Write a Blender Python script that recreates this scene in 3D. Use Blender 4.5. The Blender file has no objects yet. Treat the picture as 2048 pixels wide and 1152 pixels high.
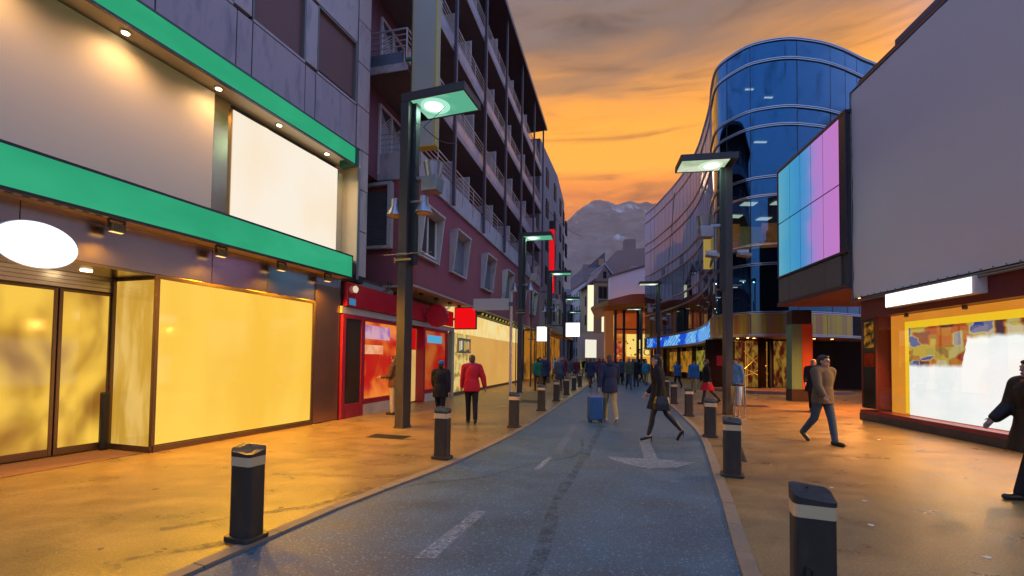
import bpy, bmesh, math, random
from mathutils import Vector, Matrix, noise
random.seed(7)
D = bpy.data
SC = bpy.context.scene
COL = SC.collection
R = math.radians

# ------------------------------------------------------------------ camera
cam = D.cameras.new('camera')
cam.sensor_width = 36.0
cam.lens = 900 / 2048 * 36
cam.shift_y = 114 / 2048
cam.clip_start = 0.05
cam.clip_end = 9000
camo = D.objects.new('camera', cam)
COL.objects.link(camo)
SC.camera = camo
_p, _r = R(1.8), R(0.7)
_d = Vector((0, math.cos(_p), math.sin(_p)))
_r0 = Vector((1, 0, 0))
_u0 = _r0.cross(_d)
_rt = _r0 * math.cos(_r) + _u0 * math.sin(_r)
_up = _u0 * math.cos(_r) - _r0 * math.sin(_r)
camo.matrix_world = Matrix(((_rt.x, _up.x, -_d.x, 0), (_rt.y, _up.y, -_d.y, 0), (_rt.z, _up.z, -_d.z, 1.65), (0, 0, 0, 1)))

# ------------------------------------------------------------------ world: dusk sky
SUN_EL, SUN_AZ = R(16), R(11)          # the glow stands straight up the street, behind the mountain
W = D.worlds.new('World')
SC.world = W
W.use_nodes = True
nt = W.node_tree
nt.nodes.clear()
def wn(t, **k):
    n = nt.nodes.new(t)
    for a, b in k.items():
        setattr(n, a, b)
    return n
def wl(a, b): nt.links.new(a, b)
def wm(op, a, b=None, c=None, clamp=False):
    n = wn('ShaderNodeMath', operation=op, use_clamp=clamp)
    for i, v in enumerate((a, b, c)):
        if v is None: continue
        if isinstance(v, (int, float)): n.inputs[i].default_value = v
        else: wl(v, n.inputs[i])
    return n.outputs[0]
def ramp(tree, fac, stops, interp='LINEAR'):
    n = tree.nodes.new('ShaderNodeValToRGB')
    n.color_ramp.interpolation = interp
    e = n.color_ramp.elements
    while len(e) < len(stops): e.new(0.5)
    for i, (p, c) in enumerate(stops):
        e[i].position = p
        e[i].color = (*c, 1) if len(c) == 3 else c
    tree.links.new(fac, n.inputs[0])
    return n.outputs[0]
tc = wn('ShaderNodeTexCoord')
sep = wn('ShaderNodeSeparateXYZ'); wl(tc.outputs['Generated'], sep.inputs[0])
mp = wn('ShaderNodeMapping'); mp.inputs['Scale'].default_value = (1.3, 1.3, 7.5); wl(tc.outputs['Generated'], mp.inputs[0])
nz = wn('ShaderNodeTexNoise'); nz.inputs['Scale'].default_value = 2.3; nz.inputs['Detail'].default_value = 4; nz.inputs['Roughness'].default_value = .5; nz.inputs['Distortion'].default_value = .6
wl(mp.outputs[0], nz.inputs['Vector'])
mp2 = wn('ShaderNodeMapping'); mp2.inputs['Scale'].default_value = (1.6, 1.6, 11); mp2.inputs['Location'].default_value = (3.1, 1.7, 0.4); wl(tc.outputs['Generated'], mp2.inputs[0])
nz2 = wn('ShaderNodeTexNoise'); nz2.inputs['Scale'].default_value = 2.0; nz2.inputs['Detail'].default_value = 7; nz2.inputs['Roughness'].default_value = .56; nz2.inputs['Distortion'].default_value = .9
wl(mp2.outputs[0], nz2.inputs['Vector'])
el = wm('ADD', sep.outputs[2], wm('MULTIPLY', wm('SUBTRACT', nz.outputs[0], .5), .15))
glow = ramp(nt, el, [(0.0, (.9, .22, .02)), (.26, (.75, .18, .012)), (.33, (.62, .15, .008)), (.362, (.92, .27, .004)), (.40, (1.05, .40, .002)),
                     (.45, (1.05, .40, .004)), (.495, (.92, .34, .02)), (.54, (.46, .20, .06)), (.59, (.21, .13, .09)), (.80, (.20, .25, .40)), (1.0, (.26, .46, 1.0))])
cool = ramp(nt, el, [(0.0, (.27, .25, .38)), (.2, (.26, .33, .62)), (.45, (.26, .42, .90)), (1.0, (.26, .46, 1.0))])
az = wm('ADD', wm('MULTIPLY', sep.outputs[0], math.sin(SUN_AZ)), wm('MULTIPLY', sep.outputs[1], math.cos(SUN_AZ)))
hlen = wm('SQRT', wm('ADD', wm('ADD', wm('MULTIPLY', sep.outputs[0], sep.outputs[0]), wm('MULTIPLY', sep.outputs[1], sep.outputs[1])), 1e-4))
az = wm('DIVIDE', az, hlen)
side = wn('ShaderNodeMapRange', interpolation_type='SMOOTHSTEP'); wl(az, side.inputs[0])
side.inputs[1].default_value = .66; side.inputs[2].default_value = .90
glow_s = wn('ShaderNodeVectorMath', operation='SCALE'); wl(glow, glow_s.inputs[0]); glow_s.inputs['Scale'].default_value = 1.08
cool_s = wn('ShaderNodeVectorMath', operation='SCALE'); wl(cool, cool_s.inputs[0]); cool_s.inputs['Scale'].default_value = 1.42
mx = wn('ShaderNodeMix', data_type='RGBA'); wl(side.outputs[0], mx.inputs[0]); wl(cool_s.outputs[0], mx.inputs[6]); wl(glow_s.outputs[0], mx.inputs[7])
# thin darker cloud streaks
stk = wn('ShaderNodeMapRange', interpolation_type='SMOOTHSTEP'); wl(nz2.outputs[0], stk.inputs[0])
stk.inputs[1].default_value = .48; stk.inputs[2].default_value = .78; stk.inputs[3].default_value = 1.06; stk.inputs[4].default_value = .42
mul = wn('ShaderNodeVectorMath', operation='SCALE'); wl(mx.outputs[2], mul.inputs[0]); wl(stk.outputs[0], mul.inputs['Scale'])
bg = wn('ShaderNodeBackground'); wl(mul.outputs[0], bg.inputs[0]); bg.inputs[1].default_value = 1.0
sky = wn('ShaderNodeTexSky', sky_type='NISHITA', sun_disc=False)
sky.sun_elevation = R(1.0); sky.sun_rotation = SUN_AZ
bg2 = wn('ShaderNodeBackground'); wl(sky.outputs[0], bg2.inputs[0]); bg2.inputs[1].default_value = .05
ads = wn('ShaderNodeAddShader'); wl(bg.outputs[0], ads.inputs[0]); wl(bg2.outputs[0], ads.inputs[1])
wo = wn('ShaderNodeOutputWorld'); wl(ads.outputs[0], wo.inputs[0])

sun = D.lights.new('sun', 'SUN'); sun.energy = .25; sun.angle = R(12); sun.color = (1, .62, .34)
suno = D.objects.new('sun', sun); COL.objects.link(suno)
suno.rotation_euler = Vector((-math.sin(SUN_AZ) * math.cos(SUN_EL), -math.cos(SUN_AZ) * math.cos(SUN_EL), -math.sin(SUN_EL))).to_track_quat('-Z', 'Y').to_euler()

SC.view_settings.view_transform = 'Standard'
SC.view_settings.look = 'None'
SC.view_settings.exposure = 0.0
SC.view_settings.gamma = 1.0
SC.cycles.use_denoising = True
SC.cycles.max_bounces = 5
SC.cycles.diffuse_bounces = 2
SC.cycles.use_adaptive_sampling = True
SC.cycles.adaptive_threshold = .02
SC.cycles.glossy_bounces = 3
SC.cycles.transparent_max_bounces = 10
SC.cycles.sample_clamp_indirect = 6
SC.cycles.caustics_reflective = False
SC.cycles.caustics_refractive = False

# ------------------------------------------------------------------ materials
MATS = {}
def nodes_for(name):
    m = D.materials.new(name); m.use_nodes = True
    t = m.node_tree; t.nodes.clear()
    o = t.nodes.new('ShaderNodeOutputMaterial')
    return m, t, o
def nd(t, typ, ins=None, **k):
    n = t.nodes.new(typ)
    for a, b in k.items(): setattr(n, a, b)
    for a, b in (ins or {}).items():
        if hasattr(b, 'is_output'): t.links.new(b, n.inputs[a])
        else: n.inputs[a].default_value = b
    return n
def c4(c, k=1.0): return (min(1, c[0] * k), min(1, c[1] * k), min(1, c[2] * k), 1)
def M(name, col, rough=.6, metal=0.0, var=.18, scale=3.0, fine=0.0, bump=0.0, bscale=60.0, spec=.5, emit=None, estr=0.0, stretch=(1, 1, 1), rvar=.0, coat=0.0, dirt=None):
    """plain procedural surface: base colour broken up by two noises, optional relief, optional light"""
    if name in MATS: return MATS[name]
    m, t, o = nodes_for(name)
    tcn = nd(t, 'ShaderNodeTexCoord')
    mpn = nd(t, 'ShaderNodeMapping', {'Vector': tcn.outputs['Object'], 'Scale': stretch})
    n1 = nd(t, 'ShaderNodeTexNoise', {'Vector': mpn.outputs[0], 'Scale': scale, 'Detail': 5.0, 'Roughness': .6})
    mixc = nd(t, 'ShaderNodeMix', {0: n1.outputs[0], 6: c4(col, 1 - var), 7: c4(col, 1 + var)}, data_type='RGBA')
    out = mixc.outputs[2]
    if fine:
        n2 = nd(t, 'ShaderNodeTexNoise', {'Vector': tcn.outputs['Object'], 'Scale': bscale * 2, 'Detail': 2.0})
        mr = nd(t, 'ShaderNodeMapRange', {0: n2.outputs[0], 1: .3, 2: .7, 3: 1 - fine, 4: 1 + fine})
        sc = nd(t, 'ShaderNodeVectorMath', {0: out, 'Scale': mr.outputs[0]}, operation='SCALE')
        out = sc.outputs[0]
    if dirt:
        n3 = nd(t, 'ShaderNodeTexNoise', {'Vector': mpn.outputs[0], 'Scale': scale * 2.7, 'Detail': 6.0, 'Distortion': .5})
        mr = nd(t, 'ShaderNodeMapRange', {0: n3.outputs[0], 1: .52, 2: .75, 3: 0.0, 4: .8})
        mc = nd(t, 'ShaderNodeMix', {0: mr.outputs[0], 6: out, 7: (*dirt, 1)}, data_type='RGBA')
        out = mc.outputs[2]
    b = nd(t, 'ShaderNodeBsdfPrincipled', {'Base Color': out, 'Roughness': rough, 'Metallic': metal, 'Specular IOR Level': spec})
    if coat: b.inputs['Coat Weight'].default_value = coat; b.inputs['Coat Roughness'].default_value = .08
    if rvar:
        mr = nd(t, 'ShaderNodeMapRange', {0: n1.outputs[0], 1: .25, 2: .75, 3: max(0, rough - rvar), 4: min(1, rough + rvar)})
        t.links.new(mr.outputs[0], b.inputs['Roughness'])
    if bump:
        nb = nd(t, 'ShaderNodeTexNoise', {'Vector': tcn.outputs['Object'], 'Scale': bscale, 'Detail': 3.0})
        bp = nd(t, 'ShaderNodeBump', {'Height': nb.outputs[0], 'Strength': bump, 'Distance': .01})
        t.links.new(bp.outputs[0], b.inputs['Normal'])
    if emit:
        b.inputs['Emission Color'].default_value = (*emit, 1)
        b.inputs['Emission Strength'].default_value = estr
    t.links.new(b.outputs[0], o.inputs[0])
    MATS[name] = m
    return m
def EM(name, col, s=1.0, var=0.0, scale=1.0, col2=None, stretch=(1, 1, 1), gloss=0.0, cast=True):
    """a lit surface (lamp, backlit panel, lit window); var mixes in a second tone"""
    if name in MATS: return MATS[name]
    m, t, o = nodes_for(name)
    if col2 is None:
        e = nd(t, 'ShaderNodeEmission', {'Color': (*col, 1), 'Strength': s})
    else:
        tcn = nd(t, 'ShaderNodeTexCoord')
        mpn = nd(t, 'ShaderNodeMapping', {'Vector': tcn.outputs['Object'], 'Scale': stretch})
        n = nd(t, 'ShaderNodeTexNoise', {'Vector': mpn.outputs[0], 'Scale': scale, 'Detail': 2.5, 'Roughness': .5, 'Distortion': .3})
        mr = nd(t, 'ShaderNodeMapRange', {0: n.outputs[0], 1: .38, 2: .68, 3: 0.0, 4: var}, interpolation_type='SMOOTHSTEP')
        mc = nd(t, 'ShaderNodeMix', {0: mr.outputs[0], 6: (*col, 1), 7: (*col2, 1)}, data_type='RGBA')
        e = nd(t, 'ShaderNodeEmission', {'Color': mc.outputs[2], 'Strength': s})
    out = e.outputs[0]
    if gloss:
        g = nd(t, 'ShaderNodeBsdfGlossy', {'Color': (gloss, gloss, gloss, 1), 'Roughness': .06})
        a = nd(t, 'ShaderNodeAddShader', {0: out, 1: g.outputs[0]})
        out = a.outputs[0]
    t.links.new(out, o.inputs[0])
    if not cast or any(name.startswith(q) for q in ('goods', 'card', 'print', 'poster', 'far_lit', 'stripe', 'blue_sticker', 'red_screen', 'kiosk', 'yellow_shelf', 'lobby_glow', 'red_pier', 'upper_orange', 'lit_orange_part', 'pale_poster', 'warm_poster')): m.cycles.emission_sampling = 'NONE'
    MATS[name] = m
    return m
def GLASS(name, tint, refl, base=.3, rough=.015):
    """coated window glass: part mirror, part tinted see-through"""
    if name in MATS: return MATS[name]
    m, t, o = nodes_for(name)
    lw = nd(t, 'ShaderNodeLayerWeight', {'Blend': .5})
    p5 = nd(t, 'ShaderNodeMath', {0: lw.outputs['Facing'], 1: 4.0}, operation='POWER')
    ma = nd(t, 'ShaderNodeMath', {0: p5.outputs[0], 1: .95 - base, 2: base + .035}, operation='MULTIPLY_ADD', use_clamp=True)
    tr = nd(t, 'ShaderNodeBsdfTransparent', {'Color': (*tint, 1)})
    p3 = nd(t, 'ShaderNodeMath', {0: lw.outputs['Facing'], 1: 2.5}, operation='POWER')
    gc_ = nd(t, 'ShaderNodeMix', {0: p3.outputs[0], 6: (*refl, 1), 7: (.95, .95, .97, 1)}, data_type='RGBA')
    gl = nd(t, 'ShaderNodeBsdfGlossy', {'Color': gc_.outputs[2], 'Roughness': rough})
    mx = nd(t, 'ShaderNodeMixShader', {0: ma.outputs[0], 1: tr.outputs[0], 2: gl.outputs[0]})
    t.links.new(mx.outputs[0], o.inputs[0])
    MATS[name] = m
    return m

# ------------------------------------------------------------------ mesh helpers
class MB:
    """collects simple shapes; side = -1 puts the second coordinate (towards the street) on local -Y"""
    def __init__(s, side=1):
        s.v, s.f, s.side = [], [], side
    def pt(s, p): return (p[0], s.side * p[1], p[2])
    def add(s, vs, fs):
        n = len(s.v)
        s.v += [s.pt(p) for p in vs]
        s.f += [tuple(i + n for i in f) for f in fs]
        return s
    def box(s, x0, x1, y0, y1, z0, z1):
        return s.add([(x0, y0, z0), (x1, y0, z0), (x1, y1, z0), (x0, y1, z0), (x0, y0, z1), (x1, y0, z1), (x1, y1, z1), (x0, y1, z1)],
                     [(3, 2, 1, 0), (4, 5, 6, 7), (0, 1, 5, 4), (1, 2, 6, 5), (2, 3, 7, 6), (3, 0, 4, 7)])
    def hexa(s, b, t):
        return s.add(list(b) + list(t), [(3, 2, 1, 0), (4, 5, 6, 7), (0, 1, 5, 4), (1, 2, 6, 5), (2, 3, 7, 6), (3, 0, 4, 7)])
    def prism(s, poly, z0, z1):
        n = len(poly)
        return s.add([(x, y, z0) for x, y in poly] + [(x, y, z1) for x, y in poly],
                     [tuple(range(n))[::-1], tuple(range(n, 2 * n))] + [(i, (i + 1) % n, (i + 1) % n + n, i + n) for i in range(n)])
    def tube(s, pts, r, n=6, r1=None, cap=True):
        pts = [Vector(p) for p in pts]
        vs, fs = [], []
        up = Vector((0, 0, 1))
        for i, p in enumerate(pts):
            d = (pts[min(i + 1, len(pts) - 1)] - pts[max(i - 1, 0)]).normalized()
            a = d.cross(up if abs(d.z) < .95 else Vector((1, 0, 0))).normalized()
            b = d.cross(a)
            rr = r if r1 is None else r + (r1 - r) * i / (len(pts) - 1)
            for k in range(n):
                q = p + (a * math.cos(2 * math.pi * k / n) + b * math.sin(2 * math.pi * k / n)) * rr
                vs.append(tuple(q))
        for i in range(len(pts) - 1):
            for k in range(n):
                fs.append((i * n + k, i * n + (k + 1) % n, (i + 1) * n + (k + 1) % n, (i + 1) * n + k))
        if cap:
            fs.append(tuple(range(n))[::-1]); fs.append(tuple(range((len(pts) - 1) * n, len(pts) * n)))
        return s.add(vs, fs)
    def bar(s, p, q, w, h=None):
        return s.tube([p, q], w / 1.414, 4) if h is None else s
    def lathe(s, prof, c=(0, 0, 0), n=20, axis='z', arc=2 * math.pi):
        vs, fs = [], []
        for r_, h in prof:
            for k in range(n):
                a = arc * k / n
                x, y = r_ * math.cos(a), r_ * math.sin(a)
                q = (x, y, h) if axis == 'z' else ((x, h, y) if axis == 'y' else (h, x, y))
                vs.append((c[0] + q[0], c[1] + q[1], c[2] + q[2]))
        for i in range(len(prof) - 1):
            for k in range(n):
                fs.append((i * n + k, i * n + (k + 1) % n, (i + 1) * n + (k + 1) % n, (i + 1) * n + k))
        fs.append(tuple(range(n))[::-1]); fs.append(tuple(range((len(prof) - 1) * n, len(prof) * n)))
        return s.add(vs, fs)
    def build(s, name, mat, parent=None, bevel=0, smooth=False, closed=True, seg=2):
        me = D.meshes.new(name)
        me.from_pydata(s.v, [], s.f)
        if closed:
            bm = bmesh.new(); bm.from_mesh(me)
            bmesh.ops.recalc_face_normals(bm, faces=bm.faces)
            bm.to_mesh(me); bm.free()
        return link(name, me, mat, parent, bevel, smooth, seg)
def link(name, me, mat, parent=None, bevel=0, smooth=False, seg=2):
    if mat is not None and not me.materials: me.materials.append(mat)
    o = D.objects.new(name, me); COL.objects.link(o)
    if parent: o.parent = parent
    if smooth:
        for p in me.polygons: p.use_smooth = True
    if bevel:
        b = o.modifiers.new('bevel', 'BEVEL'); b.width = bevel; b.segments = seg; b.limit_method = 'ANGLE'
    return o
def tag(o, label, cat, group=None):
    o['label'] = label; o['category'] = cat
    if group: o['group'] = group
    return o
def struct(o): o['kind'] = 'structure'; return o
def empty(name, loc=(0, 0, 0), rz=0.0, label=None, cat=None, group=None):
    o = D.objects.new(name, None); COL.objects.link(o)
    o.empty_display_size = .2
    o.location = loc; o.rotation_euler = (0, 0, rz)
    if label: tag(o, label, cat, group)
    return o
def frame(name, x, y, slope, label, cat, group=None):
    """an Empty whose +X runs away down the street along (slope, 1)"""
    return empty(name, (x, y, 0), math.atan2(1, slope), label, cat, group)
def copy_tree(o, parent=None):
    c = o.copy(); COL.objects.link(c); c.parent = parent
    for ch in list(o.children): copy_tree(ch, c)
    return c
def along(x, y, slope, s, off=0.0, side=-1):
    """world point at s along a facade line, off metres towards the street"""
    n = math.hypot(slope, 1); tx, ty = slope / n, 1 / n
    lx, ly = -ty, tx
    return (x + tx * s + lx * off * side, y + ty * s + ly * off * side)
def light(name, kind, parent, loc, energy, color, size=.2, rot=(0, 0, 0), spot=None, blend=.6):
    l = D.lights.new(name, kind); l.energy = energy; l.color = color
    if kind == 'AREA': l.size = size
    else: l.shadow_soft_size = size
    if spot: l.spot_size = R(spot); l.spot_blend = blend
    o = D.objects.new(name, l); COL.objects.link(o); o.location = loc; o.rotation_euler = rot
    if parent: o.parent = parent
    return o

# ------------------------------------------------------------------ ground, road, pavements
def asphalt(name, c_lo, c_hi, fleck, rough, fleck_amt=.5, stain=None, stain_amt=.5, patch=.35):
    m, t, o = nodes_for(name)
    tcn = nd(t, 'ShaderNodeTexCoord')
    P = tcn.outputs['Object']
    n1 = nd(t, 'ShaderNodeTexNoise', {'Vector': P, 'Scale': .55, 'Detail': 6.0, 'Roughness': .62, 'Distortion': .4})
    mr1 = nd(t, 'ShaderNodeMapRange', {0: n1.outputs[0], 1: .3, 2: .7})
    base = nd(t, 'ShaderNodeMix', {0: mr1.outputs[0], 6: (*c_lo, 1), 7: (*c_hi, 1)}, data_type='RGBA')
    # trodden streaks along the street
    mp = nd(t, 'ShaderNodeMapping', {'Vector': P, 'Rotation': (0, 0, R(-74)), 'Scale': (.75, 1.35, 1)})
    n2 = nd(t, 'ShaderNodeTexNoise', {'Vector': mp.outputs[0], 'Scale': 1.6, 'Detail': 7.0, 'Roughness': .65})
    mr2 = nd(t, 'ShaderNodeMapRange', {0: n2.outputs[0], 1: .35, 2: .68, 3: 1 - patch, 4: 1 + patch * .5})
    s1 = nd(t, 'ShaderNodeVectorMath', {0: base.outputs[2], 'Scale': mr2.outputs[0]}, operation='SCALE')
    # aggregate: tiny pale stones
    vo = nd(t, 'ShaderNodeTexVoronoi', {'Vector': P, 'Scale': 70.0})
    wn_ = nd(t, 'ShaderNodeSeparateColor', {0: vo.outputs['Color']})
    mr3 = nd(t, 'ShaderNodeMapRange', {0: wn_.outputs[0], 1: .86, 2: .99, 3: 0.0, 4: fleck_amt})
    n4 = nd(t, 'ShaderNodeTexNoise', {'Vector': P, 'Scale': 55.0, 'Detail': 3.0})
    mr4 = nd(t, 'ShaderNodeMapRange', {0: n4.outputs[0], 1: .3, 2: .7, 3: .68, 4: 1.32})
    s2 = nd(t, 'ShaderNodeVectorMath', {0: s1.outputs[0], 'Scale': mr4.outputs[0]}, operation='SCALE')
    fl = nd(t, 'ShaderNodeMix', {0: mr3.outputs[0], 6: s2.outputs[0], 7: (*fleck, 1)}, data_type='RGBA')
    out = fl.outputs[2]
    if stain:
        n5 = nd(t, 'ShaderNodeTexNoise', {'Vector': P, 'Scale': 2.3, 'Detail': 8.0, 'Roughness': .7, 'Distortion': 1.2})
        mr5 = nd(t, 'ShaderNodeMapRange', {0: n5.outputs[0], 1: .56, 2: .74, 3: 0.0, 4: stain_amt})
        st = nd(t, 'ShaderNodeMix', {0: mr5.outputs[0], 6: out, 7: (*stain, 1)}, data_type='RGBA')
        out = st.outputs[2]
    b = nd(t, 'ShaderNodeBsdfPrincipled', {'Base Color': out, 'Specular IOR Level': .5})
    mrr = nd(t, 'ShaderNodeMapRange', {0: n2.outputs[0], 1: .3, 2: .7, 3: rough - .1, 4: rough + .1})
    t.links.new(mrr.outputs[0], b.inputs['Roughness'])
    hsum = nd(t, 'ShaderNodeMath', {0: n4.outputs[0], 1: wn_.outputs[0]}, operation='ADD')
    bp = nd(t, 'ShaderNodeBump', {'Height': hsum.outputs[0], 'Strength': .55, 'Distance': .006})
    t.links.new(bp.outputs[0], b.inputs['Normal'])
    t.links.new(b.outputs[0], o.inputs[0])
    return m
A_ROAD = asphalt('asphalt', (.038, .084, .120), (.062, .122, .165), (.30, .40, .47), .6, .38, (.05, .06, .07), .55)
A_PAVE = asphalt('pavement_concrete', (.20, .125, .042), (.30, .195, .070), (.45, .34, .2), .34, .3, (.11, .08, .05), .6, .30)
A_KERB = M('kerb_granite', (.22, .17, .11), .7, var=.25, scale=5, fine=.25, bump=.4, bscale=90)
KL = [(-7.2, -10), (-5.0, -4), (-3.55, 0.2), (-2.44, 3.42), (-1.76, 5.31), (-1.02, 6.86), (.14, 10.26), (1.24, 14.37), (2.55, 19.4), (3.91, 24.8), (6.6, 36), (9.9, 50), (13.0, 62), (14.5, 74), (14, 90), (12, 120)]
KR = [(-2.2, -10), (-.1, -3), (.85, .6), (1.80, 3.52), (2.02, 4.11), (2.52, 5.41), (2.96, 6.61), (3.73, 8.70), (4.43, 10.81), (5.17, 13.74), (6.51, 19.1), (8.0, 25), (11.2, 38), (13.6, 50), (15.6, 60), (17.3, 74), (17, 90), (15, 120)]
def smooth_line(P, step):
    out = []
    V = [Vector((*p, 0)) for p in P]
    for i in range(len(V) - 1):
        p0, p1, p2, p3 = V[max(i - 1, 0)], V[i], V[i + 1], V[min(i + 2, len(V) - 1)]
        n = max(1, int((p2 - p1).length / step))
        for k in range(n):
            u = k / n
            a = ((2 * p1) + (p2 - p0) * u + (2 * p0 - 5 * p1 + 4 * p2 - p3) * u * u + (3 * p1 - p0 - 3 * p2 + p3) * u ** 3) * .5
            out.append((a.x, a.y))
    out.append(P[-1])
    return out
kl, kr = smooth_line(KL, .8), smooth_line(KR, .8)
def sheet(name, poly, z, mat):
    me = D.meshes.new(name)
    me.from_pydata([(x, y, z) for x, y in poly], [], [tuple(range(len(poly)))])
    return link(name, me, mat)
def strip_sheet(name, A, B, z, mat, parent=None):
    """ribbon between two polylines of equal length"""
    me = D.meshes.new(name)
    n = len(A)
    me.from_pydata([(x, y, z) for x, y in A] + [(x, y, z) for x, y in B], [], [(i, i + 1, n + i + 1, n + i) for i in range(n - 1)])
    return link(name, me, mat, parent)
g_ = MB().box(-4000, 4000, -4000, 6000, -1.0, -.12).build('ground', M('ground_soil', (.10, .09, .085), .9))
struct(g_)
import bisect
def resample(L, ys):
    out = []
    yy = [p[1] for p in L]
    for y in ys:
        i = max(1, min(len(L) - 1, bisect.bisect(yy, y)))
        (x0, y0), (x1, y1) = L[i - 1], L[i]
        out.append((x0 + (x1 - x0) * (y - y0) / (y1 - y0), y))
    return out
ys = [-10 + .8 * i for i in range(164)]
rl, rr = resample(kl, ys), resample(kr, ys)
road = struct(strip_sheet('road', rl, rr, -.020, A_ROAD))
pl = struct(strip_sheet('pavement_left', [(-60, y) for y in ys], [(x - .01, y) for x, y in rl], 0, A_PAVE))
pr = struct(strip_sheet('pavement_right', [(x + .01, y) for x, y in rr], [(75, y) for y in ys], 0, A_PAVE))
def kerb(name, L, sgn):
    k = struct(empty(name, (0, 0, 0)))
    pts = [Vector((x, y)) for x, y in L if y < 46]
    # walk along in ~0.75 m stones
    cum = [0]
    for a, b in zip(pts, pts[1:]): cum.append(cum[-1] + (b - a).length)
    def at(s):
        i = max(1, min(len(cum) - 1, bisect.bisect(cum, s)))
        u = (s - cum[i - 1]) / (cum[i] - cum[i - 1])
        p = pts[i - 1].lerp(pts[i], u); d = (pts[i] - pts[i - 1]).normalized()
        return p, Vector((d.y, -d.x)) * sgn
    s = 9.0
    while s < cum[-1] - 1:
        ln = random.uniform(.62, .82)
        (p, n), (q, m) = at(s + .004), at(s + ln - .006)
        w = .13
        h = .004 + random.uniform(-.001, .002)
        a, b, c, d = p, p + n * w, q + m * w, q
        MB().hexa([(v.x, v.y, -.1) for v in (a, b, c, d)], [(v.x, v.y, h) for v in (a, b, c, d)]).build('kerb_stone', A_KERB, k)
        s += ln
kerb('kerb_left', kl, -1)
kerb('kerb_right', kr, 1)
# worn paint, seams
def worn(name, col, lo, hi, scale):
    m, t, o = nodes_for(name)
    tcn = nd(t, 'ShaderNodeTexCoord')
    n = nd(t, 'ShaderNodeTexNoise', {'Vector': tcn.outputs['Object'], 'Scale': scale, 'Detail': 8.0, 'Roughness': .8})
    mr = nd(t, 'ShaderNodeMapRange', {0: n.outputs[0], 1: lo, 2: hi})
    b = nd(t, 'ShaderNodeBsdfPrincipled', {'Base Color': (*col, 1), 'Roughness': .7})
    tr = nd(t, 'ShaderNodeBsdfTransparent')
    mx = nd(t, 'ShaderNodeMixShader', {0: mr.outputs[0], 1: tr.outputs[0], 2: b.outputs[0]})
    t.links.new(mx.outputs[0], o.inputs[0])
    return m
PAINT = worn('worn_white_paint', (.52, .56, .6), .42, .80, 22)
PAINT_FAINT = worn('faint_white_paint', (.42, .46, .5), .46, 1.0, 18)
SEAM = worn('tar_seam', (.05, .065, .08), .42, .85, 6)
def mark(name, polys, z, mat):
    me = D.meshes.new(name)
    v, f = [], []
    for p in polys:
        f.append(tuple(range(len(v), len(v) + len(p)))); v += [(x, y, z) for x, y in p]
    me.from_pydata(v, [], f)
    return link(name, me, mat, road)
mark('lane_dash', [[(-.80, 3.80), (-.62, 3.80), (-.25, 4.98), (-.38, 5.0)]], -.016, PAINT)
mark('lane_line', [[(.36, 6.9), (.46, 6.9), (.72, 7.75), (.64, 7.78)]], -.016, PAINT)
mark('lane_line', [[(.72, 8.0), (.88, 7.95), (2.10, 13.3), (1.95, 13.3)]], -.016, PAINT_FAINT)
mark('arrow_shaft', [[(2.28, 7.72), (2.50, 7.70), (2.95, 9.7), (2.74, 9.72)]], -.016, PAINT)
mark('arrow_head', [[(1.62, 7.85), (2.28, 7.72), (2.50, 7.70), (3.0, 7.45), (2.62, 7.12), (2.15, 7.02), (1.86, 7.3)]], -.016, PAINT)
mark('arrow_head', [[(2.0, 6.95), (2.45, 6.95), (2.55, 6.6), (2.30, 6.2), (2.06, 6.3)]], -.016, PAINT_FAINT)
def ribbon(pts, w, z, mat, name):
    L = smooth_line(pts, .25)
    A, B = [], []
    for i, p in enumerate(L):
        q, r_ = L[max(i - 1, 0)], L[min(i + 1, len(L) - 1)]
        d = Vector((r_[0] - q[0], r_[1] - q[1])).normalized(); n = Vector((d.y, -d.x))
        ww = w * (.6 + .8 * noise.noise((p[0] * 1.7, p[1] * 1.7, 3.3))+.3)
        A.append((p[0] - n.x * ww, p[1] - n.y * ww)); B.append((p[0] + n.x * ww, p[1] + n.y * ww))
    return strip_sheet(name, A, B, z, mat, road if z < 0 else None)
ribbon([(-1.5, 5.75), (-1.0, 6.15), (-.45, 6.35), (.3, 7.2), (1.2, 8.0), (1.5, 9.6)], .035, -.0162, SEAM, 'tar_seam')
ribbon([(.1, 3.2), (.35, 4.3), (.55, 5.4), (1.0, 6.9), (1.5, 8.6), (2.3, 11.5)], .06, -.0158, SEAM, 'tar_seam')
# drain, manhole
g1 = empty('drain_grate', (4.2, 8.55, .004), R(-24), 'long dark slotted drain grate in the right pavement beside the bollards', 'grate')
DK = M('cast_iron', (.035, .035, .035), .55, .6, var=.3, scale=9, bump=.2)
fr = MB(); fr.box(-.16, -.125, -1.1, 1.1, -.05, .006); fr.box(.125, .16, -1.1, 1.1, -.05, .006); fr.box(-.125, .125, -1.1, -1.07, -.05, .006); fr.box(-.125, .125, 1.07, 1.1, -.05, .006)
fr.build('frame', DK, g1)
br = MB()
for i in range(48): br.box(-.124, .124, -1.065 + i * .0447, -1.065 + i * .0447 + .022, -.03, .004)
br.build('bars', DK, g1)
MB().box(-.124, .124, -1.069, 1.069, .0005, .0012).build('pit', M('pit_black', (.006, .006, .006), .9), g1)
g2 = empty('manhole_cover', (-2.55, 9.45, .003), R(-14), 'rectangular dark manhole cover in the pavement before the lamp post', 'manhole cover')
MB().box(-.42, .42, -.2, .2, -.03, .004).build('frame', DK, g2)
pt_ = MB()
for i in range(14):
    for j in range(6): pt_.box(-.37 + i * .054, -.37 + i * .054 + .035, -.15 + j * .052, -.15 + j * .052 + .032, .004, .008)
pt_.build('tread', DK, g2)
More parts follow.
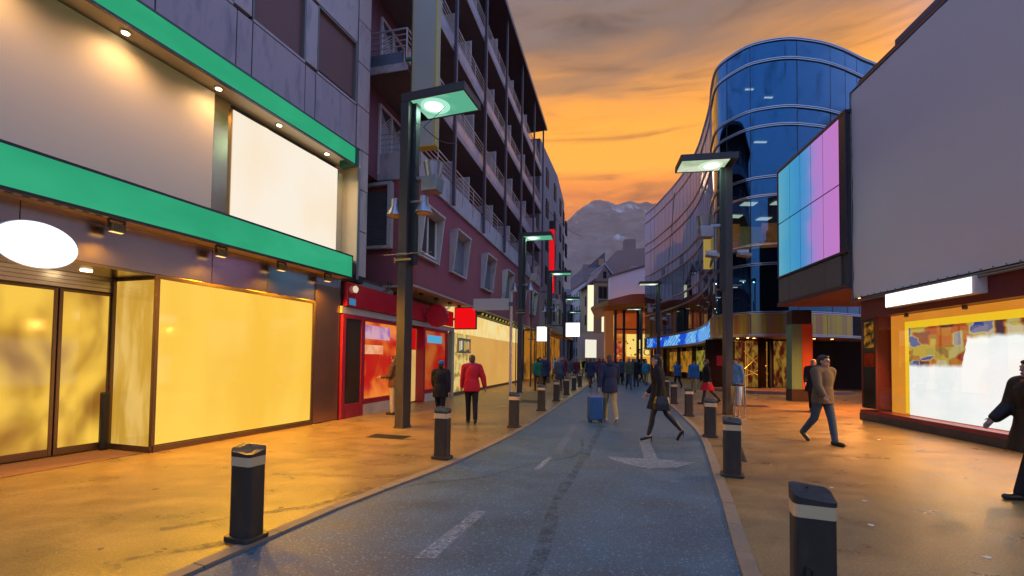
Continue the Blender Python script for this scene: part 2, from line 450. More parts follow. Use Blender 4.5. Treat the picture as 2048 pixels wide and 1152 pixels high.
g3 = empty('manhole_cover', (1.0, 17.6, .003), R(-14), 'dark utility cover in the left pavement behind the sign pole', 'manhole cover')
MB().box(-.7, .3, -.5, .5, -.03, .004).build('frame', DK, g3)
MB().box(-.62, .22, -.42, .42, .004, .007).build('lid', DK, g3)
g4 = empty('manhole_cover', (9.0, 17.0, .003), R(-10), 'dark cover set in the right pavement before the glass building', 'manhole cover')
MB().box(-.6, .6, -.3, .3, -.03, .004).build('frame', DK, g4)
MB().box(-.54, .54, -.24, .24, .004, .007).build('lid', DK, g4)
# stains on the pavement with a shape of their own
for pts in ([(-3.3, 4.3), (-2.7, 4.75), (-2.2, 5.0), (-1.75, 5.75)], [(-3.2, 3.6), (-2.7, 3.9), (-2.45, 4.05)]):
    st = ribbon(pts, .05, .0045, worn('stain_%g' % pts[0][1], (.10, .085, .065), .40, .75, 7), 'pavement_stain')
    struct(st); st.parent = pl

# ------------------------------------------------------------------ mountain
def mountain(name, x0, x1, y0, y1, nx, ny, hf, mat):
    v, f = [], []
    for j in range(ny + 1):
        for i in range(nx + 1):
            x, y = x0 + (x1 - x0) * i / nx, y0 + (y1 - y0) * j / ny
            v.append((x, y, hf(x, y)))
    for j in range(ny):
        for i in range(nx):
            a = j * (nx + 1) + i
            f.append((a, a + 1, a + nx + 2, a + nx + 1))
    me = D.meshes.new(name); me.from_pydata(v, [], f)
    return struct(link(name, me, mat, smooth=True))
def fbm(x, y, s, o=6): return noise.fractal((x / s, y / s, 1.3), .9, 2.1, o)
def ridge_h(x, y):
    # far massif, crest about 2400 m away
    crest = 835 + 38 * math.sin((x - 100) / 420) - .00012 * (x - 380) ** 2
    u = max(0, min(1, (y - 900) / 1500))
    w = 1 if y < 2400 else max(0, 1 - (y - 2400) / 900)
    gul = abs(noise.noise((x / 170 + .3 * noise.noise((x / 90, y / 90, 2)), y / 900, 7.7)))
    return max(-5, crest * (u ** 1.15) * w + fbm(x, y, 420) * 62 * u - 55 * (1 - gul) ** 3 * u + fbm(x, y, 60, 4) * 9 * u)
def hill_h(x, y):
    # nearer wooded shoulder falling from right to left
    u = max(0, min(1, (y - 500) / 700)); w = 1 if y < 1250 else max(0, 1 - (y - 1250) / 500)
    c = max(0, min(1.4, (x - 60) / 480))
    return max(-5, (400 * c ** 1.05) * u * w + fbm(x, y, 120, 6) * 34 * u + fbm(x, y, 22, 4) * 7 * u)
def rock(name, lo, hi, snow_amt, zs):
    m, t, o = nodes_for(name)
    tcn = nd(t, 'ShaderNodeTexCoord'); P = tcn.outputs['Object']
    n1 = nd(t, 'ShaderNodeTexNoise', {'Vector': P, 'Scale': .012, 'Detail': 10.0, 'Roughness': .7})
    mr = nd(t, 'ShaderNodeMapRange', {0: n1.outputs[0], 1: .35, 2: .65})
    c = nd(t, 'ShaderNodeMix', {0: mr.outputs[0], 6: (*lo, 1), 7: (*hi, 1)}, data_type='RGBA')
    out = c.outputs[2]
    if snow_amt:
        mp = nd(t, 'ShaderNodeMapping', {'Vector': P, 'Scale': (.010, .002, .0035)})
        n2 = nd(t, 'ShaderNodeTexNoise', {'Vector': mp.outputs[0], 'Scale': 1.0, 'Detail': 9.0, 'Roughness': .68, 'Distortion': .8})
        sx = nd(t, 'ShaderNodeSeparateXYZ', {0: P})
        zz = nd(t, 'ShaderNodeMapRange', {0: sx.outputs[2], 1: zs[0], 2: zs[1], 3: -.14, 4: .09})
        ad = nd(t, 'ShaderNodeMath', {0: n2.outputs[0], 1: zz.outputs[0]}, operation='ADD')
        ms = nd(t, 'ShaderNodeMapRange', {0: ad.outputs[0], 1: .56, 2: .66, 3: 0.0, 4: snow_amt})
        c2 = nd(t, 'ShaderNodeMix', {0: ms.outputs[0], 6: out, 7: (.80, .66, .58, 1)}, data_type='RGBA')
        out = c2.outputs[2]
    b = nd(t, 'ShaderNodeBsdfPrincipled', {'Base Color': out, 'Roughness': .95, 'Specular IOR Level': .1})
    t.links.new(b.outputs[0], o.inputs[0])
    return m
mountain('mountain', -900, 1900, 850, 3300, 170, 130, ridge_h, rock('mountain_rock', (.27, .165, .125), (.40, .25, .19), .6, (350, 950)))
mountain('hill', -150, 1300, 480, 1700, 140, 110, hill_h, rock('hill_forest', (.10, .075, .075), (.17, .13, .12), 0, (0, 1)))

# dusk haze between the street and the mountain
hz_m, hz_t, hz_o = nodes_for('haze_air')
hv = nd(hz_t, 'ShaderNodeVolumePrincipled', {'Color': (.96, .80, .60, 1), 'Density': .65e-4, 'Anisotropy': .7})
hz_t.links.new(hv.outputs[0], hz_o.inputs['Volume'])
hz_ob = MB().box(-4100, 4100, -4100, 6100, -2.2, 1150).build('haze', hz_m)
hz_ob['kind'] = 'stuff'

gm = M('gum_spot', (.16, .12, .08), .7)
gp = M('pale_litter', (.7, .66, .58), .7)
for i in range(70):
    y = random.uniform(3.2, 15); x = (resample(kl, [y])[0][0] - random.uniform(.3, 3.5)) if i % 2 else (resample(kr, [y])[0][0] + random.uniform(.3, 5))
    r_ = random.uniform(.012, .035)
    P_ = [(x + r_ * random.uniform(.7, 1.2) * math.cos(a * math.pi / 4), y + r_ * random.uniform(.7, 1.2) * math.sin(a * math.pi / 4)) for a in range(8)]
    sp_ = MB().prism(P_, .001, .004).build('gum_spot', gm if i % 6 else gp); sp_.parent = pl if i % 2 else pr

# ------------------------------------------------------------------ left: department store
LX, LY, LSL = -6.065, 7.655, .3547
def L_(): return MB(-1)
def BRUSHED(name, col, rough):
    """metal sheet with fine level brushing, so lamps smear into upright streaks"""
    m, t, o = nodes_for(name)
    tcn = nd(t, 'ShaderNodeTexCoord')
    mp = nd(t, 'ShaderNodeMapping', {'Vector': tcn.outputs['Object'], 'Scale': (.3, .3, 150)})
    n = nd(t, 'ShaderNodeTexNoise', {'Vector': mp.outputs[0], 'Scale': 1.0, 'Detail': 3.0})
    n2 = nd(t, 'ShaderNodeTexNoise', {'Vector': tcn.outputs['Object'], 'Scale': 1.1, 'Detail': 3.0})
    c = nd(t, 'ShaderNodeMix', {0: n2.outputs[0], 6: c4(col, .7), 7: c4(col, 1.2)}, data_type='RGBA')
    h = nd(t, 'ShaderNodeMath', {0: n.outputs[0], 1: n2.outputs[0]}, operation='ADD')
    bp = nd(t, 'ShaderNodeBump', {'Height': h.outputs[0], 'Strength': .05, 'Distance': .02})
    b = nd(t, 'ShaderNodeBsdfPrincipled', {'Base Color': c.outputs[2], 'Metallic': 1.0, 'Roughness': rough, 'Normal': bp.outputs[0]})
    t.links.new(b.outputs[0], o.inputs[0]); return m
CLAD = M('grey_cladding', (.50, .38, .36), .5, .15, var=.12, scale=1.6, stretch=(1, 1, .35), dirt=(.22, .19, .21), rvar=.08)
CLAD2 = M('grey_cladding_lower', (.45, .325, .325), .5, .15, var=.14, scale=1.3, stretch=(1.4, 1, .3), dirt=(.2, .165, .19), rvar=.08)
GAP = M('joint_black', (.012, .012, .014), .8)
BRONZE = BRUSHED('polished_bronze', (.62, .50, .46), .2)
STEEL = M('brushed_steel', (.50, .45, .38), .3, 1.0, var=.1, scale=2, stretch=(1, 1, 20))
DARKSTEEL = M('dark_steel', (.10, .09, .085), .35, .9, var=.15)
FRAME_BR = M('brown_frame', (.16, .10, .055), .35, .7, var=.15)
YEL = EM('lit_yellow_window', (1.0, .62, .085), 1.0, .55, .6, (.93, .48, .04), (1.4, 1, .5), gloss=.05)
YEL_D = EM('lit_door_glass', (1.0, .60, .07), .95, 1.0, 1.0, (.30, .12, .015), (1.3, 1, .7), gloss=.06)
YEL_S = EM('lit_return_glass', (.70, .38, .045), .8, .9, 1.3, (.95, .60, .16), (1, 2.5, .7), gloss=.1)
GREEN = EM('green_light_band', (.028, .36, .175), .95, .6, .8, (.045, .46, .24), (1, 1, 2))
CREAM = M('soffit_cream', (.62, .50, .30), .5, var=.08)
LENS = EM('warm_downlight', (1, .82, .5), 12)
ROLL = M('roller_shutter_brown', (.25, .105, .085), .55, var=.1, scale=2)
store = frame('department_store', LX, LY, LSL, 'store with two glowing green bands, grey upper cladding and brown roller shutters', 'building')
b = L_(); b.box(-9, 5.5, -9, -1.25, 0, 3.5); b.box(-9, 5.5, -9, -.42, 3.5, 7.0); b.box(-9, 5.44, -9, -.14, 7.0, 15); b.box(.25, 4.46, -1.25, -.25, 0, 3.45)
b.build('wall', M('store_wall', (.12, .10, .10), .8), store)
# shop window
b = L_(); b.box(.03, 3.52, -.02, 0, .12, 2.95); b.build('shop_window', YEL, store)
b = L_(); b.box(0, 3.58, -.06, .03, 0, .1); b.box(-.03, .03, -.06, .025, .1, 3.0); b.box(3.52, 3.6, -.06, .025, .1, 3.0); b.box(-.03, 3.6, -.06, .03, 2.95, 3.02)
b.build('window_frame', FRAME_BR, store, .006)
b = L_(); b.box(3.6, 4.46, -.2, .012, .02, 3.46); b.build('pillar_panel', M('pillar_bronze', (.42, .24, .15), .3, 1.0, var=.25, scale=1.2, stretch=(1, 1, .6), bump=.08, bscale=2), store, .008)
b = L_(); b.box(3.585, 3.6, -.2, .02, 0, 3.46); b.box(4.46, 4.5, -.2, .02, 0, 3.5); b.build('pillar_trim', DARKSTEEL, store)
# bronze band in sheets
js = [-6.0, -3.6, -1.75, .95, 2.2, 3.62, 4.5]
for i in range(6):
    b = L_(); b.box(js[i] + .006, js[i + 1] - .006, -.12, .0 + (i % 2) * .002, 3.03, 3.72)
    b.build('metal_panel', BRONZE, store)
# entrance recess
b = L_(); b.box(-5, -.03, -1.0, 0, 2.985, 3.025); b.build('entrance_soffit', M('brass_soffit', (.5, .36, .16), .2, 1.0, var=.1), store)
for s in (-.72, -2.0):
    b = L_(); b.lathe([(.07, 3.0), (.075, 2.972), (.055, 2.97)], (s, -.55, 0), 16); b.build('downlight', LENS, store)
b = L_()
for k in range(4): b.box(-5, -.075, -1.05, -1.0 + (.004 if k % 2 else 0), 2.73 + k * .064, 2.73 + k * .064 + .058)
b.build('door_header', STEEL, store)
for s0, s1 in ((-.83, -.10), (-1.60, -.85), (-2.4, -1.62)):
    door = L_().box(s0 + .05, s1 - .045, -1.03, -1.01, .14, 2.66).build('door', YEL_D, store)
    f = L_(); f.box(s0, s0 + .05, -1.045, -.985, .03, 2.7); f.box(s1 - .045, s1, -1.045, -.985, .03, 2.7); f.box(s0 + .05, s1 - .045, -1.045, -.99, .03, .14); f.box(s0 + .05, s1 - .045, -1.045, -.99, 2.66, 2.7)
    f.build('door_frame', FRAME_BR, door, .004)
L_().hexa([(-.07, -1.0, .1), (-.03, -.04, .1), (-.035, -.04, .1), (-.075, -1.0, .1)], [(-.07, -1.0, 2.95), (-.03, -.04, 2.95), (-.035, -.04, 2.95), (-.075, -1.0, 2.95)]).build('return_glass', YEL_S, store)
b = L_(); b.box(-.12, -.04, -1.02, -.94, 0, 2.98); b.hexa([(-.09, -1.0, 0), (-.04, 0.01, 0), (.0, 0.01, 0), (0, -1.0, 0)], [(-.09, -1.0, .1), (-.04, 0.01, .1), (.0, 0.01, .1), (0, -1.0, .1)])
b.hexa([(-.08, -1.0, 2.93), (-.04, 0.01, 2.93), (.0, 0.01, 2.93), (0, -1.0, 2.93)], [(-.08, -1.0, 2.98), (-.04, 0.01, 2.98), (.0, 0.01, 2.98), (0, -1.0, 2.98)])
b.build('return_frame', FRAME_BR, store, .005)
L_().box(-.26, -.14, -.96, -.86, .003, 1.0).build('entrance_fitting', M('black_fitting', (.01, .009, .008), .5), store, .03)
L_().box(-4.2, -.13, -1.0, -.05, .002, .008).build('entrance_mat', M('coir_mat', (.20, .10, .045), .95, fine=.4, bump=.5), store)
# lower green band with its soffit
L_().box(-9, 4.43, .36, .40, 3.74, 4.27).build('light_band', GREEN, store)
b = L_(); b.box(-9, 4.46, -.12, .41, 4.27, 4.31); b.box(-9, 4.46, .355, .412, 3.70, 3.74); b.box(4.43, 4.46, -.12, .41, 3.7, 4.27); b.build('band_trim', DARKSTEEL, store)
L_().box(-9, 4.42, .0, .354, 3.715, 3.735).build('band_soffit', CREAM, store)
L_().box(-9, 5.4, -.44, .0, 3.735, 4.265).build('band_back', GAP, store)
b = L_()
for k in range(8): b.hexa([(-2.2 + k * .16, .30, 3.69), (-2.12 + k * .16, .30, 3.69), (-2.12 + k * .16, .35, 3.69), (-2.2 + k * .16, .35, 3.69)], [(-2.16 + k * .16, .30, 3.714), (-2.08 + k * .16, .30, 3.714), (-2.08 + k * .16, .352, 3.714), (-2.16 + k * .16, .352, 3.714)])
b.build('stripe', M('stripe_green', (.02, .12, .07), .6), store)
L_().box(-4, -.92, .295, .353, 3.694, 3.712).build('stripe_board', M('stripe_white', (.75, .73, .65), .6), store)
# upper green band
L_().box(-9, 4.45, .36, .40, 6.75, 7.17).build('light_band', GREEN, store)
b = L_(); b.box(-9, 4.62, -.1, .412, 7.17, 7.21); b.box(-9, 4.45, .355, .41, 6.71, 6.75); b.build('band_trim', DARKSTEEL, store)
L_().box(4.45, 4.6, -.1, .405, 6.72, 7.17).build('band_end_grille', M('perforated_green', (.01, .10, .06), .5, .5, fine=.5, bscale=60), store)
b = L_(); b.box(-9, 4.42, .14, .354, 6.90, 7.0); b.build('band_underside', M('dark_underside', (.035, .03, .035), .3, .6), store)
L_().box(-9, 5.0, -.42, .14, 6.90, 6.94).build('display_soffit', M('warm_soffit', (.72, .58, .36), .45, var=.06), store)
for s in (-.55, 1.05, 2.5, 4.0, -2.2):
    dl = L_().lathe([(.085, 6.9), (.085, 6.885), (.062, 6.884)], (s, -.12, 0), 18).build('downlight', STEEL, store)
    L_().lathe([(.055, 6.884), (.05, 6.876)], (s, -.12, 0), 16).build('lens', LENS, dl)
    light('bulb', 'SPOT', dl, (s, -.16, 6.86), 58, (1, .64, .32), .06, (R(4), 0, 0), 160, 1.0)
# display niche
L_().box(1.14, 1.5, -.40, -.36, 4.31, 6.9).build('niche_panel', M('niche_gold', (.55, .42, .26), .25, .8, var=.15), store)
b = L_(); b.box(4.62, 4.9, -.40, -.36, 4.31, 6.9); b.hexa([(4.9, -.40, 4.31), (5.0, .05, 4.31), (5.03, .05, 4.31), (4.93, -.4, 4.31)], [(4.9, -.40, 6.9), (5.0, .05, 6.9), (5.03, .05, 6.9), (4.93, -.4, 6.9)])
b.build('niche_end', M('niche_end_gold', (.75, .62, .38), .35, .4, var=.1), store)
L_().box(5.0, 5.1, .02, .08, 3.8, 6.9).build('niche_edge', STEEL, store)
# cladding panels, one object each
panels = []
cs = [-4.5, -3.1, -1.75, -.2, 1.3, 1.66, 3.1, 3.43, 4.95]
for i in range(len(cs) - 1): panels.append((cs[i], cs[i + 1], 7.23, 8.66, CLAD2))
for a, c in ((-1.85, -1.55), (1.22, 1.64), (3.08, 3.47)): panels.append((a, c, 8.73, 10.36, CLAD))
zs = [3.92, 5.2, 6.38, 7.5, 8.72, 9.95, 11.15, 12.35, 13.6]
for i in range(len(zs) - 1): panels.append((4.98, 5.52, zs[i], zs[i + 1], CLAD))
cs2 = [-4.5, -1.9, .55, 2.75, 4.95]
for i in range(4):
    panels.append((cs2[i], cs2[i + 1], 10.43, 11.7, CLAD)); panels.append((cs2[i] - .0, cs2[i + 1], 11.7, 13.0, CLAD))
for a, c, z0, z1, mt in panels:
    d = random.uniform(0, .004)
    L_().box(a + .012, c - .012, -.12, .0 + d, z0 + .012, z1 - .012).build('cladding_panel', mt, store, .005, seg=1)
L_().box(-6, 5.5, -.14, -.055, 7.2, 14).build('joint_backing', GAP, store) if False else None
# shutters in reveals
for a, c, lift in ((-1.5, 1.18, 0), (1.68, 3.05, 0), (3.50, 4.90, .13)):
    sh = L_().box(a, c, -.135, -.132, 8.70, 10.40).build('window', M('dark_glass', (.01, .01, .012), .08, spec=.8), store)
    q = L_(); z = 8.73 + lift; n = 0
    while z < 10.37:
        q.box(a + .01, c - .01, -.13, -.10 + .006, z, z + .03); z += .036
    q.build('roller_shutter', ROLL, sh)
    w = L_(); w.box(a - .02, c + .02, -.13, .012, 8.665, 8.725); w.build('sill', CLAD, sh)
    w = L_(); w.box(a - .03, a + .008, -.13, -.002, 8.73, 10.4); w.box(c - .008, c + .06, -.13, -.002, 8.73, 10.4); w.box(a + .008, c - .008, -.13, -.004, 10.37, 10.42)
    w.build('reveal', M('reveal_grey', (.20, .18, .16), .5, .2), sh)

# boards and signs hung on the store
def on_store(name, s, o, z, label, cat, group=None):
    x, y = along(LX, LY, LSL, s, o, -1)
    return empty(name, (x, y, z), math.atan2(1, LSL), label, cat, group)
def tilted_board(name, w, h, mat, trim, label, s, o, z, depth=.06):
    e = on_store(name, s, o, z, label, 'billboard')
    L_().box(0, w, 0, .02, 0, h).build('face', mat, e)
    b = L_(); b.box(-.02, w + .02, -depth, -.002, -.02, h + .02); b.build('frame', trim, e)
    return e
BEIGE = M('beige_board', (.86, .66, .46), .55, var=.04, scale=.6)
tilted_board('billboard', 9.0, 2.44, BEIGE, GAP, 'large blank beige board between the green bands of the store', -7.9, -.31, 4.43)
tilted_board('billboard', 3.08, 2.32, EM('lit_white_board', (1, .90, .76), .97, .8, .4, (1, .80, .56)), M('gold_trim', (.6, .42, .18), .3, .8), 'glowing cream white board in the store niche right of the beige board', 1.52, -.31, 4.43)
ov = on_store('oval_sign', -1.78, .5, 3.06, 'white glowing oval sign above the store doors', 'sign')
def ellipse_disc(mb, a, h, y0, y1, n=40):
    P = [(a * math.cos(2 * math.pi * i / n), h * math.sin(2 * math.pi * i / n)) for i in range(n)]
    mb.add([(x, y0, z) for x, z in P] + [(x, y1, z) for x, z in P], [tuple(range(n)), tuple(range(n, 2 * n))[::-1]] + [(i, (i + 1) % n, n + (i + 1) % n, n + i) for i in range(n)])
    return mb
ellipse_disc(L_(), .42, .295, .0, .012).build('face', EM('white_sign', (1, .98, .95), 1.6), ov)
ellipse_disc(L_(), .43, .305, -.10, -.001).build('rim', M('white_rim', (.7, .7, .68), .4), ov)
b = L_(); b.box(-.2, -.17, -.5, -.1, .1, .13); b.box(.17, .2, -.5, -.1, .1, .13); b.build('bracket', DARKSTEEL, ov)
WHERE = ['nearest the white oval sign', 'second from the white oval sign', 'third from the white oval sign', 'nearest the red shop']
for i, s in enumerate((-.77, .93, 2.33, 3.73)):
    e = on_store('floodlight', s, .25, 3.70, 'small bronze floodlight under the lower green band, ' + WHERE[i], 'floodlight', 'floodlights under the lower green band')
    b = L_(); b.box(-.09, .09, -.05, .05, -.18, -.05)
    for k in range(6): b.box(-.085 + k * .032, -.085 + k * .032 + .012, .05, .075, -.17, -.06)
    b.build('housing', M('flood_bronze', (.38, .27, .12), .4, .5), e, .006)
    b = L_(); b.box(-.11, -.098, -.02, .02, -.13, .0); b.box(.098, .11, -.02, .02, -.13, .0); b.box(-.11, .11, -.02, .02, -.01, .012); b.build('bracket', DARKSTEEL, e)
    L_().box(-.08, .08, -.045, .03, -.186, -.181).build('lens', EM('flood_lens', (1, .62, .2), 1.6), e)
    light('bulb', 'SPOT', e, (0, -.06, -.22), 640, (1, .45, .006), .09, (R(-14), 0, 0), 158, .9)

# ------------------------------------------------------------------ left: balcony apartment block over a red shop
RX, RY, RSL = -4.549, 11.852, .2425
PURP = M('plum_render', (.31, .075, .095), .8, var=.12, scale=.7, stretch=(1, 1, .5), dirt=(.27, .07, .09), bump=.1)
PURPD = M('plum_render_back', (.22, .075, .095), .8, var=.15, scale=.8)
CONC = M('pale_concrete', (.50, .45, .44), .8, var=.15, scale=1.5, stretch=(1, 1, .4), dirt=(.3, .25, .24), bump=.15)
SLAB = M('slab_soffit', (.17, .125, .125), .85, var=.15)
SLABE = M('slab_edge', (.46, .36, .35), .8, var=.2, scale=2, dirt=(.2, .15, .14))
RAIL = M('rail_grey', (.68, .60, .56), .45, .5, var=.1)
POST = M('post_slate', (.11, .10, .13), .45, .4, var=.15)
BPAN = M('balustrade_blue', (.36, .36, .44), .3, .0, var=.15, scale=2, dirt=(.2, .2, .26))
LOUV = M('louvre_white', (.84, .74, .72), .6, var=.08)
apt = frame('apartment_block', RX, RY, RSL, 'plum apartment block with rows of railed balconies and slim dark posts', 'building')
E1 = 25.6
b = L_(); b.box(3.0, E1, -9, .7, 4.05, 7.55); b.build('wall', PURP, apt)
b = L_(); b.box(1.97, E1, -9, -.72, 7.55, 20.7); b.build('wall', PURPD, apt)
b = L_(); b.box(.2, E1, -9, -.5, 0, 4.05); b.build('wall', M('shop_core', (.08, .06, .055), .9), apt)
b = L_(); b.box(3.0, E1, -.5, .69, 3.97, 4.045); b.build('soffit', M('overhang_soffit', (.45, .33, .25), .7, var=.1), apt)
b = L_(); b.box(.1, 3.0, -5, -.1, 3.72, 3.85); b.build('shop_roof', M('grey_roofing', (.22, .20, .20), .8), apt)
# parapet of the first floor
b = L_(); b.box(3.0, E1, .70, .79, 7.55, 8.45); b.box(2.9, 3.0, -5, .79, 7.55, 8.45); b.build('parapet', CONC, apt, .01)
slabs = [10.5, 13.65, 16.8]
for z in slabs:
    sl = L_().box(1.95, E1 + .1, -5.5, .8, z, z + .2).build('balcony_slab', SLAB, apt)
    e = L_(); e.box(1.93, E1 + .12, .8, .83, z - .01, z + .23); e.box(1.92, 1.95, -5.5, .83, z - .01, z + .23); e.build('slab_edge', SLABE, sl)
rf = L_().hexa([(1.4, -9.5, 20.2), (E1 + .5, -9.5, 20.2), (E1 + .5, 1.1, 20.75), (1.4, 1.1, 20.75)], [(1.4, -9.5, 20.4), (E1 + .5, -9.5, 20.4), (E1 + .5, 1.1, 20.92), (1.4, 1.1, 20.92)]).build('roof', M('roof_soffit_brown', (.10, .055, .05), .7), apt)
e = L_(); e.box(1.4, E1 + .52, 1.1, 1.16, 20.7, 20.98); e.build('gutter', M('gutter_slate', (.14, .13, .17), .4, .5), rf)
for s in (2.1, 5.7, 9.6, 13.5, 17.5, 21.7, E1):
    q = L_().box(s - .07, s + .07, .86, .98, 7.55 if s > 3 else 4.2, 20.75).build('post', POST, apt, .008, seg=1)
    c = L_()
    for z in [8.4] + [k + .1 for k in slabs]: c.box(s - .03, s + .03, .78, .87, z, z + .06)
    c.build('bracket', POST, q)
# railings
def railing(z0, s0, s1, o, pan, solid):
    r_ = L_()
    for k, h in enumerate((.62, .80, .98, 1.16)): r_.tube([(s0, o, z0 + h), (s1, o, z0 + h)], .018 if k < 3 else .026, 5)
    n = int((s1 - s0) / 1.3)
    for i in range(n + 1):
        s = s0 + (s1 - s0) * i / n
        r_.box(s - .018, s + .018, o - .012, o + .012, z0, z0 + 1.17)
    rr_ = r_.build('railing', RAIL, apt)
    if pan:
        for i in range(n):
            a, c = s0 + (s1 - s0) * i / n, s0 + (s1 - s0) * (i + 1) / n
            L_().box(a + .025, c - .025, o - .006, o + .006, z0 + .02, z0 + .56).build('balustrade_panel', BPAN, rr_)
for z in slabs: railing(z + .2, 2.0, E1 + .05, .74, True, False)
railing(7.95, 3.0, E1, .82, False, False)
# side balcony rails (facing down the street towards the viewer)
for z in slabs + [7.75]:
    r_ = L_()
    sx = 2.0 if z > 8 else 2.95
    for k, h in enumerate((.62, .80, .98, 1.16)): r_.tube([(sx, .74, z + .2 + h), (sx, -4.5, z + .2 + h)], .018 if k < 3 else .028, 5)
    r_.box(sx - .02, sx + .02, .72, .76, z + .2, z + 1.37); r_.box(sx - .02, sx + .02, -1.3, -1.26, z + .2, z + 1.37)
    rr_ = r_.build('railing', RAIL, apt)
    if z > 8: L_().box(sx - .03, sx + .0, -4.4, .60, z + .22, z + .62).build('balustrade_panel', M('slate_board', (.12, .125, .16), .7, fine=.3, bscale=40), rr_)
# louvred leaves standing out from the back wall, doors behind
lv = L_()
k = 0
while k < 44:
    lv.box(0, .018, -.64, .46, .06 + k * .05, .06 + k * .05 + .03); k += 1
lv.box(-.01, .03, -.70, -.64, 0, 2.3); lv.box(-.01, .03, .46, .52, 0, 2.3); lv.box(-.01, .03, -.64, .46, 2.24, 2.3); lv.box(-.01, .03, -.64, .46, 0, .06)
lvo = lv.build('louvre_shutter', LOUV, apt)
first = True
for zi, z in enumerate([7.55] + [q + .2 for q in slabs]):
    for si, s in enumerate((6.9, 8.6, 12.4, 16.2, 20.3, 24.2)):
        if zi == 0 and si == 0: lvo.location = (s, 0, z); continue
        if zi == 3 and si == 0: continue
        o = lvo.copy(); COL.objects.link(o); o.parent = apt; o.location = (s + (.5 if zi % 2 else 0), 0, z)
DOORG = M('balcony_glass', (.015, .014, .018), .08, spec=.8)
for z in [7.6] + [q + .22 for q in slabs]:
    for s in (4.9, 7.6, 11.4, 15.2, 19.3, 23.2):
        d = L_().box(s, s + 1.5, -.72, -.70, z, z + 2.25).build('balcony_door', DOORG, apt)
        f = L_(); f.box(s - .05, s, -.73, -.67, z, z + 2.3); f.box(s + 1.5, s + 1.55, -.73, -.67, z, z + 2.3); f.box(s + .73, s + .77, -.73, -.68, z, z + 2.25); f.box(s, s + 1.5, -.73, -.67, z + 2.25, z + 2.3); f.build('frame', LOUV, d)
# lattice doors at the near end of each balcony
LATT = M('lattice_white', (.80, .70, .70), .6, var=.06)
for z in (7.75, 10.72, 13.87):
    s0, s1 = 2.95, 4.45
    d = L_().box(s0, s1, -.72, -.705, z, z + 2.35).build('lattice_door', M('side_door_dark', (.06, .045, .05), .6), apt)
    f = L_(); f.box(s0 - .06, s0, -.72, -.64, z, z + 2.42); f.box(s1, s1 + .06, -.72, -.64, z, z + 2.42); f.box((s0 + s1) / 2 - .035, (s0 + s1) / 2 + .035, -.705, -.65, z, z + 2.35); f.box(s0, s1, -.72, -.64, z + 2.35, z + 2.42)
    f.build('frame', LATT, d)
    lt = L_()
    for kx in range(2):
        a0 = s0 + .02 + kx * .76; w_ = .69
        for i in range(-7, 28):
            t0 = i * .1
            for zA, zB in ((t0, t0 + w_), (t0 + w_, t0)):
                if min(zA, zB) < .02 or max(zA, zB) > 2.3: continue
                lt.hexa([(a0, -.70, z + zA), (a0 + w_, -.70, z + zB), (a0 + w_, -.69, z + zB), (a0, -.69, z + zA)], [(a0, -.70, z + zA + .028), (a0 + w_, -.70, z + zB + .028), (a0 + w_, -.69, z + zB + .028), (a0, -.69, z + zA + .028)])
    lt.build('lattice', LATT, d)
for z in (10.2, 13.35): L_().box(4.7, 5.5, -.71, -.64, z, z + .07).build('tube_lamp', LOUV, apt)
# first-floor windows in hooded concrete surrounds
SHUT = M('window_shutter', (.20, .19, .235), .6, var=.1)
def hooded(s0, s1, z0, z1, shutter):
    w = L_().box(s0, s1, .705, .712, z0, z1).build('window', M('dark_glass', (.01, .01, .012), .08), apt)
    if shutter:
        q = L_(); z = z0
        while z < z1 - .03: q.box(s0 + .02, s1 - .02, .712, .73, z, z + .04); z += .05
        q.build('shutter', SHUT, w)
    else:
        f = L_()
        for a in (s0, (s0 + s1) / 2 - .03, s1 - .06): f.box(a, a + .06, .712, .75, z0, z1)
        f.box(s0 + .06, (s0 + s1) / 2 - .03, .712, .745, z0, z0 + .06); f.box((s0 + s1) / 2 + .03, s1 - .06, .712, .745, z0, z0 + .06)
        f.build('frame', LOUV, w)
    h = L_(); t = .09; P = .34
    for a in (s0 - t, s1): # cheeks, a little deeper at the top
        h.hexa([(a, .70, z0 - .1), (a + t, .70, z0 - .1), (a + t, .86, z0 - .1), (a, .86, z0 - .1)], [(a, .70, z1 + .12), (a + t, .70, z1 + .12), (a + t, .7 + P, z1 + .16), (a, .7 + P, z1 + .16)])
    h.hexa([(s0 - t, .70, z1 + .05), (s1 + t, .70, z1 + .05), (s1 + t, .7 + P + .02, z1 + .14), (s0 - t, .7 + P + .02, z1 + .14)], [(s0 - t, .70, z1 + .15), (s1 + t, .70, z1 + .15), (s1 + t, .7 + P + .02, z1 + .22), (s0 - t, .7 + P + .02, z1 + .22)])
    h.box(s0 - t - .06, s1 + t + .06, .70, .84, z0 - .17, z0 - .1)
    h.build('surround', CONC, w)
for i, s in enumerate((3.05, 5.98, 10.0, 13.95, 17.9, 21.8)): hooded(s, s + 1.45, 5.17, 6.5, i != 0)
# window in the side wall
d = L_().box(2.985, 2.995, -1.12, -.28, 5.42, 7.2).build('window', M('dark_glass', (.01, .01, .012), .08), apt)
q = L_(); z = 5.42
while z < 7.16: q.box(2.96, 2.985, -1.1, -.3, z, z + .045); z += .058
q.build('shutter', M('side_shutter', (.13, .11, .12), .6), d)
q = L_(); q.box(2.86, 2.985, -1.24, -1.12, 5.35, 7.35); q.box(2.80, 2.985, -.28, -.14, 5.35, 7.35); q.box(2.80, 2.985, -1.24, -.14, 7.35, 7.46); q.box(2.82, 2.985, -1.24, -.14, 5.25, 5.35); q.build('surround', CONC, d)
# red drain pipe
L_().tube([(8.1, -.55, 7.6), (8.1, -.55, 10.5)], .04, 8).build('drain_pipe', M('red_pipe', (.3, .04, .035), .5), apt)

